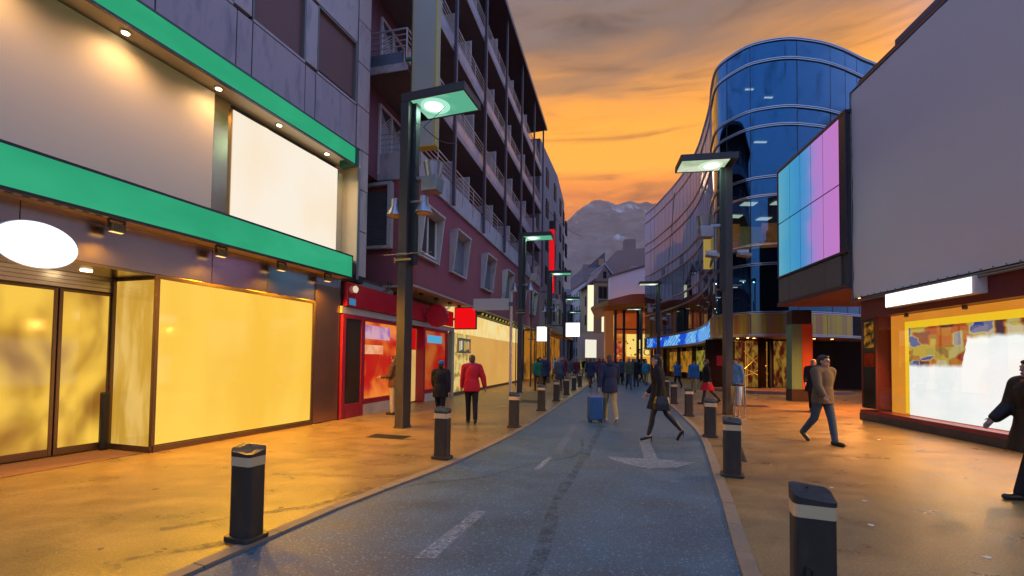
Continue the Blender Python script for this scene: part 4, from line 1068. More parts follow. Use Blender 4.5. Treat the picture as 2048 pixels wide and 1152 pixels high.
def led(name):
    m, t, o = nodes_for(name)
    tcn = nd(t, 'ShaderNodeTexCoord'); P = tcn.outputs['Object']
    sx = nd(t, 'ShaderNodeSeparateXYZ', {0: P})
    d1 = nd(t, 'ShaderNodeMath', {0: sx.outputs[1], 1: sx.outputs[2]}, operation='SUBTRACT')
    w = nd(t, 'ShaderNodeMath', {0: d1.outputs[0], 1: 14.0}, operation='MULTIPLY')
    sn = nd(t, 'ShaderNodeMath', {0: w.outputs[0]}, operation='SINE')
    n = nd(t, 'ShaderNodeTexNoise', {'Vector': P, 'Scale': .35, 'Detail': 2.0})
    msk = nd(t, 'ShaderNodeMapRange', {0: n.outputs[0], 1: .46, 2: .54})
    st = nd(t, 'ShaderNodeMapRange', {0: sn.outputs[0], 1: -.1, 2: .5})
    mm = nd(t, 'ShaderNodeMath', {0: st.outputs[0], 1: msk.outputs[0]}, operation='MULTIPLY')
    n2 = nd(t, 'ShaderNodeTexNoise', {'Vector': P, 'Scale': 1.1, 'Detail': 5.0, 'Distortion': 1.5})
    m2 = nd(t, 'ShaderNodeMapRange', {0: n2.outputs[0], 1: .56, 2: .66, 3: 0.0, 4: .75})
    mxm = nd(t, 'ShaderNodeMath', {0: mm.outputs[0], 1: m2.outputs[0]}, operation='MAXIMUM')
    c = nd(t, 'ShaderNodeMix', {0: mxm.outputs[0], 6: (.010, .07, .62, 1), 7: (.30, .75, .92, 1)}, data_type='RGBA')
    e = nd(t, 'ShaderNodeEmission', {'Color': c.outputs[2], 'Strength': 1.0})
    t.links.new(e.outputs[0], o.inputs[0]); return m
curve_strip('led_screen', s_led + .1, gc[-1] - 1.0, .06, .12, z0 + .12, z1 - .10, led('led_screen'), glb, .3)
curve_strip('led_case', s_led, gc[-1], -.1, .055, z0, z1, M('led_case', (.05, .04, .03), .4, .5), glb, .3)
for z in (z0 - .02, z0 + .06, z1 + .0): curve_strip('fascia_rail', 0, gc[-1], .05, .16, z - .025, z + .025, RING, glb, .3)
curve_strip('canopy_soffit', 0, gc[-1], -3.2, .06, z0 - .06, z0 - .03, M('canopy_soffit', (.30, .17, .11), .5), glb, .6)
# ground floor, set back
def gw(s0, s1, off, z0, z1, mat, name, step=.5): return curve_strip(name, s0, s1, off - .05, off, z0, z1, mat, glb, step)
DKG = M('lobby_dark', (.02, .009, .008), .6, var=.4, scale=.7, spec=.06)
gw(0, smark(14.4, 23.4), -2.9, .2, 3.0, DKG, 'lobby_wall')
gw(smark(12.4, 24.4), e_conv + .5, -2.4, .2, 3.0, DKG, 'lobby_wall')
gw(e_conv + .5, gc[-1], -1.1, .02, 3.0, GLASS('lobby_glass', (.3, .34, .34), (.6, .7, .8), .15), 'lobby_glass', .8)
gw(e_conv + .6, gc[-1], -3.0, .02, 3.0, M('lobby_back', (.05, .05, .045), .6), 'lobby_back', .8)
gw(e_conv + 6.2, e_conv + 10.8, -1.0, .5, 2.7, EM('green_wall', (.01, .22, .05), .7, .9, 1.2, (.02, .10, .035)), 'green_panel', .8)
gw(e_conv + 11.8, e_conv + 14.5, -1.0, .8, 2.6, EM('yellow_shelf', (.40, .32, .04), .7, 1.0, 2.5, (.06, .07, .01)), 'lit_shelf', .8)
gw(e_conv + 16, e_conv + 22, -1.0, .6, 2.6, EM('amber_lobby', (.55, .22, .02), .7, 1.0, 2.0, (.12, .08, .01)), 'lit_shelf', .8)
for k in range(6):
    s = e_conv + 2.2 + k * 4.2
    a, b_, c, d = gat(s - .12, -1.0), gat(s + .12, -1.0), gat(s + .12, -.7), gat(s - .12, -.7)
    MB().prism([a, b_, c, d], 0, 3.0).build('pier', M('pier_black', (.015, .015, .016), .4), glb)
MB().box(20.2, 30, 28.3, 28.5, .0, 3.0).build('lobby_wall', DKG, glb)
# entrance step and gilt doors
st_ = [gat(s, .55) for s in [smark(17.8, 24.1) * (1 - k / 14) + e_conv * k / 14 for k in range(15)]]
MB().prism(st_ + [gat(e_conv, -2.6), gat(smark(14.5, 23.4), -3.6), gat(smark(17.8, 24.1), -3.0)], 0, .16).build('entrance_step', M('step_stone', (.22, .13, .09), .35, var=.2), glb)
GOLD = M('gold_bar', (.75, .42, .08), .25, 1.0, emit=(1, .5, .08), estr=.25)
dx, dy = 14.0, 26.3
dr = MB().box(dx - .9, dx + 2.3, dy + .1, dy + .14, .18, 2.9).build('revolving_door', EM('lobby_glow', (.10, .012, .008), .6, 1.0, 1.8, (.42, .24, .03), (2.5, 1, 1.2)), glb)
b = MB()
for p, q in (((-.65, 0, .2), (-.65, 0, 2.85)), ((-.55, 0, .2), (-.55, 0, 1.9)), ((.6, 0, .2), (.6, 0, 2.85)), ((-.75, -.03, 2.3), (.65, -.03, .95)), ((-.75, -.05, 1.25), (.6, -.05, 2.45)), ((-.8, -.03, .75), (.6, -.03, 1.45)), ((-.75, -.05, 1.3), (.62, -.05, .6))):
    b.tube([(dx + p[0] + .3, dy + p[1], p[2]), (dx + q[0] + .3, dy + q[1], q[2])], .022, 6)
b.build('gold_bars', GOLD, dr)
MB().box(dx - 2.6, dx - .95, dy + .1, dy + .2, .17, 2.95).build('lobby_wall', DKG, glb)
MB().box(dx - 2.0, dx - 1.4, dy + .05, dy + .09, 1.4, 2.0).build('red_screen', EM('red_screen', (.14, .008, .012), .8), glb)
for x, y in ((12.9, 24.6), (13.4, 24.9), (12.7, 25.3), (16.6, 24.7), (17.8, 25.0)):
    d = MB().lathe([(.1, 2.99), (.1, 2.975), (.07, 2.974)], (x, y, 0), 14).build('downlight', DARKSTEEL, glb)
    MB().lathe([(.07, 2.974), (.06, 2.962)], (x, y, 0), 12).build('lens', EM('orange_lens', (1, .42, .12), 14), d)
for x, y in ((13.1, 24.7), (15.2, 24.6), (17.6, 24.9)): light('bulb', 'SPOT', glb, (x, y, 2.93), 300, (1, .34, .06), .06, (0, 0, 0), 150, .9)

# ------------------------------------------------------------------ far end of the street
def win_grid(parent, mat_w, mat_f, face, cols_, rows_, w, h, proud=.04, recess=.0):
    """windows on a local face: face = ('x', value) or ('y', value); cols/rows are centre positions"""
    for r_ in rows_:
        for c in cols_:
            if face[0] == 'y':
                y = face[1]; sg = face[2]
                o = MB().box(c - w / 2, c + w / 2, min(y, y + sg * .02), max(y, y + sg * .02), r_ - h / 2, r_ + h / 2).build('window', mat_w, parent)
                f = MB(); f.box(c - w / 2 - .08, c + w / 2 + .08, min(y, y + sg * proud), max(y, y + sg * proud), r_ - h / 2 - .1, r_ - h / 2); f.box(c - w / 2 - .06, c - w / 2, min(y, y + sg * proud), max(y, y + sg * proud), r_ - h / 2, r_ + h / 2); f.box(c + w / 2, c + w / 2 + .06, min(y, y + sg * proud), max(y, y + sg * proud), r_ - h / 2, r_ + h / 2)
            else:
                x = face[1]; sg = face[2]
                o = MB().box(min(x, x + sg * .02), max(x, x + sg * .02), c - w / 2, c + w / 2, r_ - h / 2, r_ + h / 2).build('window', mat_w, parent)
                f = MB(); f.box(min(x, x + sg * proud), max(x, x + sg * proud), c - w / 2 - .08, c + w / 2 + .08, r_ - h / 2 - .1, r_ - h / 2); f.box(min(x, x + sg * proud), max(x, x + sg * proud), c - w / 2 - .06, c - w / 2, r_ - h / 2, r_ + h / 2); f.box(min(x, x + sg * proud), max(x, x + sg * proud), c + w / 2, c + w / 2 + .06, r_ - h / 2, r_ + h / 2)
            f.build('frame', mat_f, o)
DG = M('far_window_dark', (.02, .018, .022), .5, spec=.05)
FRM = M('far_frame', (.45, .42, .40), .6)
# concrete block right behind the balcony block
cb = frame('concrete_block', *along(RX, RY, RSL, 26.2, 0, -1), RSL, 'grey brown concrete block just beyond the balcony apartments', 'building')
b = L_(); b.prism([(0, -8), (0, .55), (8, .9), (16, .6), (22, -.2), (22, -8)], 4.4, 20.2); b.build('wall', M('grey_brown_concrete', (.30, .24, .23), .8, var=.15, scale=.6, stretch=(1, 1, .3), dirt=(.2, .16, .15)), cb)
b = L_(); b.prism([(0, -8), (0, -.2), (22, -.6), (22, -8)], 0, 4.4); b.build('ground_floor', EM('amber_shopfront', (.50, .19, .02), .75, 1.0, 1.4, (.10, .045, .01), (1, 1, .5)), cb)
for z in (6.2, 9.2, 12.2, 15.2, 18.0):
    for s in (2.5, 6.2, 10.4, 14.2, 18.3):
        o_ = .55 + .35 * min(s, 8) / 8 if s < 8 else .9 - .3 * (s - 8) / 8
        L_().box(s, s + 1.3, o_ - .1, o_ + .06, z - .8, z + .8).build('window', DG, cb)
b = L_(); b.box(-.2, 22, -.3, 1.2, 4.2, 4.45); b.build('canopy', M('ochre_soffit', (.45, .27, .08), .6), cb)
# red blade sign and two white projecting boxes
def blade(s, o0, o1, z0, z1, label, mat, case, name='projecting_sign', th=.25):
    x, y = along(RX, RY, RSL, s, 0, -1)
    e = empty(name, (x, y, z0), math.atan2(1, RSL), label, 'sign')
    L_().box(-.012, -.002, o0 + .03, o1 - .03, .03, z1 - z0 - .03).build('face', mat, e)
    L_().box(-.002, th, o0, o1, 0, z1 - z0).build('case', case, e, .01)
    for za in (.15, (z1 - z0) - .3): L_().box(.08, .14, .3, o0, za, za + .07).build('arm', DARKSTEEL, e)
    return e
WHT = EM('white_lightbox', (1, .99, .97), 1.6)
CASE = M('sign_case_grey', (.25, .25, .25), .5)
bl = blade(27.0, 1.25, 1.75, 7.2, 12.7, 'tall narrow red blade sign beyond the second lamp post', EM('red_blade', (.80, .008, .015), .95), M('red_case', (.4, .01, .01), .4), 'blade_sign')
L_().box(-.01, .25, 1.25, 1.75, 5.5, 6.2).build('cap', M('dark_cap', (.03, .02, .02), .6), bl)
blade(23.0, 1.0, 1.93, 3.0, 4.15, 'smaller white glowing square sign just right of the second lamp post', WHT, CASE)
blade(30.0, 2.35, 3.65, 3.7, 5.0, 'larger white glowing square sign before the third lamp post', WHT, CASE)
# row of darker fronts down the left side
def block(name, x, y, rz, w, d, h, mat, label, rows=(), colsy=(), roof=None, front='y', colsx=(), wm_=DG, ww=1.0, wh=1.4):
    e = empty(name, (x, y, 0), rz, label, 'building')
    MB().box(0, w, 0, d, 0, h).build('wall', mat, e)
    if roof: MB().hexa([(-.4, -.4, h), (w + .4, -.4, h), (w + .4, d + .4, h), (-.4, d + .4, h)], [(w * .25, d * .25, h + roof[0]), (w * .75, d * .25, h + roof[0]), (w * .75, d * .75, h + roof[0]), (w * .25, d * .75, h + roof[0])]).build('roof', roof[1], e)
    else: MB().box(-.15, w + .15, -.15, d + .15, h, h + .3).build('cornice', M('far_cornice', (.24, .19, .18), .8), e)
    if rows and colsx: win_grid(e, wm_, FRM, ('y', 0, -1), colsx, rows, ww, wh)
    if rows and colsy: win_grid(e, wm_, FRM, ('x', 0, -1), colsy, rows, ww, wh)
    return e
ROOFM = M('far_slate_roof', (.12, .10, .105), .8, var=.3, scale=2)
SL = R(-13)
block('far_house', -1.5, 76, SL, 9.5, 14, 10.5, M('far_blue_grey', (.16, .16, .19), .8), 'low blue grey building far down the left side of the street', (2.5, 5.2, 8.2), (), None, 'y', (1.4, 3.4, 5.4, 7.6))
bh = block('far_house', 3.0, 95, SL, 9.2, 12, 13.0, M('far_mauve', (.20, .17, .19), .8), 'mauve balconied building at the far left end of the street', (3, 6, 9.2, 11.6), (), None, 'y', (1.4, 3.6, 5.8, 7.8))
for z in (4.4, 7.4, 10.6): MB().box(.5, 8.8, -1.2, -.02, z, z + .5).build('balcony', FRM, bh)
block('far_house', 11.5, 104, R(4), 3.0, 12, 16.6, M('far_ochre_wall', (.40, .31, .24), .8, var=.15), 'ochre gabled house wall far off left of the apartment tower', (6, 9.5, 13), (2, 5, 8), (2.0, ROOFM), 'y', (.8, 2.2), ww=.7)
# pale apartment slab and brown block on the right side
tw = block('apartment_tower', 13.45, 84, R(5), 5.0, 11, 17.0, M('tower_cream', (.60, .50, .47), .8, var=.1), 'pale apartment tower with rows of small windows beside the tall lit sign', (3.2, 6.0, 8.8, 11.6, 14.4), (1.4, 3.6, 5.8, 8.0, 10.0), None, 'y', (1.2, 2.6, 4.0), ww=.8, wh=1.5)
MB().box(-.2, 5.2, -.2, 11.2, 16.3, 19.0).build('attic', M('tower_attic', (.24, .17, .17), .8), tw)
MB().box(1.2, 5.1, -.25, 0, 0, 16.2).build('dark_bay', M('tower_bay', (.10, .08, .085), .8), tw)  # dark slab painting the shade on the tower's front face
br_ = empty('brown_block', (13.9, 88.5, 0), R(-4), 'tall brown windowless block with chimney behind the white wall', 'building')
BRN = M('brown_render', (.30, .175, .15), .85, var=.12, scale=.4)
P = MB(); P.prism([(0, 0), (17, 0), (17, 14), (0, 14)], 0, 20.6); P.build('wall', BRN, br_)
MB().hexa([(4.0, .3, 20.6), (17, .3, 20.6), (17, 13, 20.6), (4.0, 13, 20.6)], [(6.6, .5, 23.4), (17, .5, 24.4), (17, 13, 24.4), (6.6, 13, 23.4)]).build('gable', BRN, br_)
MB().box(8.2, 10.4, 1, 3, 23.6, 25.8).build('chimney', BRN, br_)
MB().hexa([(-.4, -.2, 18.6), (4.2, -.2, 20.6), (4.2, 6, 20.6), (-.4, 6, 18.6)], [(-.4, -.2, 18.9), (4.2, -.2, 23.0), (4.2, 6, 23.0), (-.4, 6, 18.9)]).build('roof_slope', ROOFM, br_)
gw_ = MB().box(9.2, 10.8, -.03, .0, 16.0, 20.2).build('window', M('glass_block', (.10, .10, .11), .3), br_)
b = MB()
for i in range(5): b.box(9.2 + i * .36, 9.28 + i * .36, -.07, -.03, 16.0, 20.2)
for i in range(10): b.box(9.28, 10.64, -.065, -.032, 16.0 + i * .45, 16.1 + i * .45)
b.build('glazing_bar', FRM, gw_)
MB().tube([(14.6, -.12, 16), (14.6, -.12, 23.6)], .12, 8).build('flue', M('flue_rust', (.32, .16, .10), .5), br_)
b = MB(); b.box(3.0, 4.0, -.35, -.02, 20.3, 21.6); b.build('lit_dormer', M('dormer_orange', (.45, .20, .10), .7), br_)
# ochre house with gable
hs = empty('gabled_house', (12.0, 67, 0), R(4), 'ochre house with a small gable and balcony behind the orange canopy', 'building')
OCH = M('ochre_render', (.46, .34, .18), .85, var=.12, scale=.6)
MB().box(0, 4.2, 0, 9, 0, 13.4).build('wall', OCH, hs)
MB().add([(.2, -.3, 13.4), (3.2, -.3, 13.4), (1.7, -.3, 15.9), (.2, 8, 13.4), (3.2, 8, 13.4), (1.7, 8, 15.9)], [(0, 1, 2), (5, 4, 3), (0, 3, 4, 1), (1, 4, 5, 2), (2, 5, 3, 0)]).build('gable', M('gable_plum', (.26, .16, .14), .8), hs)
MB().box(1.45, 1.95, -.34, -.3, 13.9, 14.9).build('gable_window', DG, hs)
MB().hexa([(1.6, -.5, 16.0), (3.9, -.5, 13.1), (3.9, 8.2, 13.1), (1.6, 8.2, 16.0)], [(1.7, -.5, 16.2), (4.0, -.5, 13.3), (4.0, 8.2, 13.3), (1.7, 8.2, 16.2)]).build('roof', M('grey_tile_roof', (.34, .33, .38), .7, var=.3, scale=3), hs)
MB().hexa([(-.6, -.6, 13.0), (.3, -.6, 13.4), (.3, 8, 13.4), (-.6, 8, 13.0)], [(-.6, -.6, 13.15), (.3, -.6, 13.9), (.3, 8, 13.9), (-.6, 8, 13.15)]).build('eave', ROOFM, hs)
w = MB().box(.9, 2.1, -.03, 0, 10.2, 12.6).build('window', DG, hs)
f = MB(); f.box(.78, .9, -.08, 0, 10.1, 12.8); f.box(2.1, 2.22, -.08, 0, 10.1, 12.8); f.box(.9, 2.1, -.08, 0, 12.6, 12.8); f.box(1.46, 1.54, -.06, -.03, 10.2, 12.6); f.build('frame', M('brown_wood', (.20, .10, .06), .7), w)
bl_ = MB().box(.4, 2.7, -1.2, -.02, 9.3, 9.6).build('balcony', CONC, hs)
b = MB(); b.box(.4, 2.7, -1.2, -1.15, 10.6, 10.66)
for i in range(12): b.box(.4 + i * .2, .43 + i * .2, -1.19, -1.16, 9.6, 10.6)
b.build('railing', RAIL, bl_)
for z in (5.0, 8.0, 11.0):
    for yy in (1.6, 4.6): MB().box(-.02, 0, yy - .5, yy + .5, z - .8, z + .8).build('window', DG, hs)
ww_ = empty('white_gable_wall', (13.75, 63.5, 0), R(-3), 'blank pale wall with sloping top above the orange canopy', 'wall')
MB().add([(0, 0, 0), (9, 0, 0), (9, 0, 16.2), (0, 0, 13.5), (0, 1.2, 0), (9, 1.2, 0), (9, 1.2, 16.2), (0, 1.2, 13.5)], [(0, 1, 2, 3), (7, 6, 5, 4), (0, 4, 5, 1), (1, 5, 6, 2), (2, 6, 7, 3), (3, 7, 4, 0)]).build('wall', M('pale_wall', (.78, .64, .64), .8, var=.06, scale=.5), ww_)
MB().hexa([(-.1, -.2, 13.5), (9, -.2, 16.23), (9, 1.4, 16.23), (-.1, 1.4, 13.5)], [(-.1, -.2, 13.62), (9, -.2, 16.4), (9, 1.4, 16.4), (-.1, 1.4, 13.62)]).build('coping', ROOFM, ww_)
# shop with sweeping orange canopy
os_ = empty('canopy_shop', (0, 0, 0), 0, 'brightly lit shop with a sweeping orange canopy and dark mullions', 'shop')
ORG = M('orange_canopy', (.72, .12, .03), .45, var=.15, scale=.5)
ORU = M('canopy_wood', (.72, .34, .08), .5, var=.2, scale=1.2, stretch=(3, 1, 1))
cv = [(10.3, 59.0), (11.4, 57.1), (13.2, 56.2), (14.8, 55.9), (16.6, 56.0), (18.6, 56.2)]
cv = smooth_line(cv, .4)
n = len(cv)
def can_z(i):
    u = i / (n - 1); return 8.3 + .55 * math.sin(u * math.pi * .5)
v, f = [], []
for i, (x, y) in enumerate(cv):
    zb = can_z(i)
    u = i / (n - 1)
    th = .25 + .95 * min(1, u * 1.6)
    v += [(x, y, zb), (x, y, zb + th), (x + 1.2, y + 3.2, zb + th), (x + 1.2, y + 3.2, zb - .9)]
for i in range(n - 1):
    for a in range(4): f.append((4 * i + a, 4 * i + (a + 1) % 4, 4 * i + 4 + (a + 1) % 4, 4 * i + 4 + a))
f += [(0, 1, 2, 3), tuple(4 * (n - 1) + q for q in (3, 2, 1, 0))]
mb = MB(); mb.v, mb.f = v, f; cn = mb.build('canopy', ORG, os_)
me = cn.data; me.materials.append(ORU)
for p in me.polygons:
    if p.normal.z < -.5 or (p.center.x < 12.2 and p.normal.z < .5): p.material_index = 1
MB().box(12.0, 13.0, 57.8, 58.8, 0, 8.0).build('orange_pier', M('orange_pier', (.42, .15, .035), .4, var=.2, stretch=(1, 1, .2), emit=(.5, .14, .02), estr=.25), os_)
MB().box(13.0, 22.6, 60.6, 60.7, 0, 9.5).build('back_wall', EM('shop_back_glow', (1.0, .42, .05), .9, .9, .55, (.45, .07, .008)), os_)
MB().box(13.0, 22, 58.6, 60.6, 0, .1).build('shop_floor', M('shop_floor', (.5, .25, .1), .4), os_)
MB().box(15.4, 18.4, 60.4, 60.5, 2.2, 5.2).build('lit_display', EM('lit_display', (1, .72, .18), 1.1), os_)
MB().box(13.2, 15.0, 60.3, 60.45, 1.0, 4.2).build('lit_display', EM('red_display', (.42, .02, .01), .8, .8, 2, (1, .35, .05)), os_)
MB().hexa([(14, 59, 5.6), (22, 59, 5.9), (22, 60.3, 5.4), (14, 60.3, 5.2)], [(14, 59, 8.8), (22, 59, 8.8), (22, 60.3, 8.8), (14, 60.3, 8.8)]).build('upper_ceiling', EM('upper_orange', (.38, .06, .008), .8, .8, .6, (.55, .13, .02)), os_)
MB().box(14, 22, 58.8, 59.2, .05, 1.0).build('counter', EM('orange_counter', (.85, .20, .015), .9, .7, 1, (.45, .1, .01)), os_)
MB().box(15.6, 17.5, 58.5, 58.7, 1.0, 1.9).build('counter_front', M('brown_counter', (.18, .05, .02), .5), os_)
for i in range(40):
    x, z = 13.5 + random.random() * 8, 1.2 + random.random() * 3.2
    MB().box(x, x + .16, 60.0, 60.1, z, z + .22).build('goods', EM('goods_%d' % (i % 5), [(.9, .5, .06), (.5, .03, .02), (.16, .05, .02), (.95, .75, .3), (.3, .12, .03)][i % 5], .8), os_)
tx = D.curves.new('lettering', 'FONT'); tx.body = 'AC'; tx.size = 1.3; tx.extrude = .02
to = D.objects.new('lettering_text', tx); COL.objects.link(to)
bpy.context.view_layer.update()
tm = D.meshes.new_from_object(to.evaluated_get(bpy.context.evaluated_depsgraph_get()))
D.objects.remove(to)
lo = link('lettering', tm, M('letter_dark', (.03, .02, .02), .6), os_); lo.location = (16.7, 60.3, 2.35); lo.rotation_euler = (R(90), 0, 0)
for x in (13.2, 14.3, 16.1, 17.9, 19.6): MB().box(x, x + .28, 57.9, 58.3, 0, 8.1).build('mullion', M('mullion_black', (.02, .02, .025), .4), os_)
MB().box(13.2, 22, 58.0, 58.2, 5.6, 5.78).build('transom', M('mullion_black', (.02, .02, .025), .4), os_)
MB().box(18.6, 19.4, 58.4, 59, 0, 6.5).build('red_pier', EM('red_pier', (.35, .008, .01), .7), os_)
MB().box(13.0, 22.6, 58.26, 58.28, .1, 9.3).build('glass', GLASS('shop_glass', (.97, .97, .97), (.9, .9, .9), .0), os_)
# tall lit sign etc.
def box_sign(name, x, y, z0, w, h, label, mat, d=.3, case=CASE):
    e = empty(name, (x, y, z0), R(-6), label, 'sign')
    MB().box(.03, w - .03, -.012, -.002, .03, h - .03).build('face', mat, e)
    MB().box(0, w, -.002, d, 0, h).build('case', case, e)
    return e
WARM = EM('warm_white_sign', (1, .88, .58), 1.15)
box_sign('vertical_sign', 11.1, 66.5, 5.9, .95, 6.9, 'tall warm white vertical sign on the ochre house', WARM)
box_sign('vertical_sign', 12.55, 63.2, 5.6, .42, 3.6, 'short slim lit sign tucked under the tip of the orange canopy', WARM)
hb = empty('small_hoarding', (10.5, 64.5, 2.0), R(24), 'small white lit board standing low beside the orange pier', 'billboard')
MB().box(0, 1.9, -.03, 0, 0, 2.6).build('face', EM('hoarding_white', (.95, .90, .72), .95), hb); MB().box(-.06, 1.96, .0, .15, -.06, 2.66).build('frame', CASE, hb); MB().box(.2, .35, .0, .14, -2, -.06).build('leg', DARKSTEEL, hb); MB().box(1.5, 1.65, .0, .14, -2, -.06).build('leg', DARKSTEEL, hb)
sb = empty('kiosk', (11.9, 66.0, 0), R(-6), 'low pale kiosk front between the small white board and the canopy shop', 'building')
MB().box(-2.2, 1.8, 0, 2, 0, 5.6).build('wall', M('kiosk_wall', (.5, .42, .37), .8), sb); MB().box(-2.0, -.2, -.02, 0, .3, 1.5).build('window', EM('kiosk_green', (.35, .38, .05), .6, 1, 2, (.1, .12, .02)), sb)
# a dark street wall closing the view low down
block('far_house', 7.2, 122, 0, 12, 8, 9.0, M('far_dusk', (.11, .10, .115), .85), 'dim low building closing the far end of the street', (2.2, 5.5), (), (2.5, ROOFM), 'y', (1.5, 3.8, 6.1, 8.4, 10.4), EM('far_lit_window', (.9, .5, .12), .5))

# ------------------------------------------------------------------ street lamps
PAINTED = M('lamp_charcoal', (.062, .050, .045), .45, .3, var=.2, scale=2.5, stretch=(1, 1, .3), dirt=(.085, .078, .08), rvar=.12)
DIFF_G = EM('lamp_diffuser_green', (.12, .48, .30), .85, .9, 1.2, (.34, .74, .54))  # underside panel emits by itself, painting the lamp's glow spread over it
DIFF_W = EM('lamp_diffuser_white', (.42, .56, .34), .9, .9, 1.6, (.76, .82, .62))
LAMP_L = EM('lamp_lens', (.86, 1, .90), 1.6)
RING_G, RING_W = EM('lens_ring_green', (.42, .88, .66), .95), EM('lens_ring_pale', (.74, .90, .66), .95)  # emitting ring that paints the fade of light around the lens
ALU = M('cast_aluminium', (.36, .34, .36), .35, .85, var=.15)
def lamp_kit(label, x, y, rz, right=False, detail=True, H=8.04):
    e = empty('street_lamp', (x, y, 0), rz, label, 'street lamp', 'street lamps along the kerbs')
    b = MB(); b.box(-.17, .05, -.17, .17, .03, H - .26); b.box(.0, .05, -.17, .17, H - .26, H - .25)
    b.build('post', PAINTED, e, .008)
    b = MB(); b.box(.052, .17, -.02, .16, 3.9, H - .255); b.build('channel', M('channel_dark', (.03, .035, .035), .5, .3), e)
    MB().box(-.19, .07, -.19, .19, 0, .03).build('base_plate', PAINTED, e, .008)
    y0, y1, x1 = -.17, .78, 1.50
    hd = MB()
    hd.box(-.17, x1, y0, y1, H - .09, H - .05); hd.box(-.17, x1, y0, y0 + .04, H - .25, H - .09); hd.box(-.17, x1, y1 - .04, y1, H - .25, H - .09)
    hd.box(x1 - .04, x1, y0 + .04, y1 - .04, H - .25, H - .09); hd.box(-.17, -.13, y0 + .04, y1 - .04, H - .25, H - .09)
    h = hd.build('lamp_head', PAINTED, e, .006)
    MB().box(.06, x1 - .045, y0 + .045, y1 - .045, H - .235, H - .22).build('diffuser', DIFF_W if right else DIFF_G, h)
    b = MB(); b.lathe([(.36, H - .236), (.34, H - .242), (.2, H - .244)], (.52, .27, 0), 28); b.build('lens_ring', RING_W if right else RING_G, h)
    b = MB(); b.lathe([(.24, H - .243), (.20, H - .252), (.08, H - .256)], (.48, .27, 0), 24); b.build('lens', LAMP_L, h)
    light('bulb', 'AREA', h, (.55, .27, H - .27), 28, (.55, 1, .76), .5)
    if detail:
        b = MB(); b.tube([(-.55, -.19, 4.1), (.75, -.19, 4.1)], .013, 6); b.box(-.2, .08, -.20, -.175, 4.07, 4.13); b.build('cross_bar', TUBE, e)
        b = MB(); b.box(-.22, .2, -.21, -.19, 3.94, 3.99); b.box(-.25, -.22, -.21, -.16, 3.9, 4.02); b.build('clamp', M('brass_clamp', (.45, .32, .10), .4, .7), e)
        # wall-washer on an arm
        u = MB(); u.box(.10, .74, .02, .10, 5.92, 6.0)
        u.build('bracket', ALU, e)
        p = MB(); p.hexa([(.40, -.14, 5.58), (.78, -.14, 5.58), (.78, .22, 5.58), (.40, .22, 5.58)], [(.42, -.16, 5.92), (.82, -.16, 5.92), (.82, .24, 5.92), (.42, .24, 5.92)])
        pr_ = p.build('projector_box', ALU, e, .015)
        c = MB(); c.lathe([(.17, 0), (.18, .03), (.235, .34), (.245, .37), (.2, .36), (.15, .1)], (.64, .03, 5.90), 18); c.build('projector_cone', ALU, pr_, smooth=False)
        if not right:
            for sx in (-1, 1):
                x0 = -.36 if sx < 0 else .42
                b = MB(); b.lathe([(.085, .22), (.10, .20), (.10, .05), (.12, .0), (.20, -.16), (.215, -.20), (.19, -.21)], (x0, -.02, 5.28), 20)
                bell = b.build('bell_floodlight', ALU, e, smooth=False)
                MB().lathe([(.185, -.205), (.14, -.222), (.05, -.226)], (x0, -.02, 5.28), 20).build('lens', M('amber_lens', (.62, .42, .12), .15, spec=.8), bell)
                MB().box(min(x0, .0), max(x0, .0), -.03, .01, 5.36, 5.41).build('arm', ALU, bell)
        else:
            for x0 in (-.52, .42):
                b = MB(); b.hexa([(x0 - .2, -.05, 4.92), (x0 + .18, -.05, 4.98), (x0 + .18, .25, 4.98), (x0 - .2, .25, 4.92)], [(x0 - .18, -.05, 5.02), (x0 + .18, -.05, 5.06), (x0 + .18, .25, 5.06), (x0 - .18, .25, 5.02)])
                fl = b.build('flat_floodlight', ALU, e, .01)
                MB().box(x0 - .16, x0 + .18, .0, .06, 5.09, 5.17).build('arm', M('white_arm', (.6, .56, .58), .5), fl)
        # loose cables
        b = MB(); b.tube([(.16, -.05, 7.6), (.22, -.1, 7.25), (.42, -.12, 7.1), (.62, -.1, 7.25), (.85, .1, 7.62)], .008, 5); b.tube([(.16, 0, 7.5), (.18, -.12, 6.9), (.2, -.1, 6.3), (.3, -.05, 5.95)], .008, 5)
        b.build('cable', M('cable_black', (.012, .012, .012), .6), e)
    return e
lamp_kit('tall square lamp post with green lit head before the red shop', -2.52, 10.72, R(-19))
lamp_kit('second lamp post on the left, at the end of the yellow shop', .46, 22.5, R(-12))
lamp_kit('third lamp post on the left, right behind the larger white square sign', 2.65, 32.0, R(-10))
lamp_kit('fourth lamp post on the left, small and far behind the third', 5.3, 45.5, R(-10), detail=False)
lamp_kit('farthest lamp post on the left, a thin green lit bar in the distance', 7.3, 58, R(-10), detail=False)
lamp_kit('tall lamp post on the right pavement with pale green lit head', 6.72, 14.15, R(171), True)
lamp_kit('second lamp post on the right, before the far end of the glass building', 11.75, 36.3, R(171), True)
lamp_kit('farthest lamp post on the right, before the canopy shop', 13.9, 48.5, R(171), True, False, 7.4)
# plain black poles with short arms at the far left
for i, (x, y, h, lb_) in enumerate(((1.15, 27.5, 6.0, 'thin black pole with short top arm just left of the third lamp post'), (2.9, 39, 6.0, 'thin black pole between the two white square signs'))):
    e = empty('thin_pole', (x, y, 0), R(-10), lb_, 'pole')
    MB().tube([(0, 0, 0), (0, 0, h)], .05, 8).build('pole', DARKSTEEL, e)
    MB().box(-1.0, .05, -.05, .05, h, h + .1).build('arm', DARKSTEEL, e)
    MB().box(-.95, -.9, -.04, .04, .0, h).build('pole', DARKSTEEL, e)

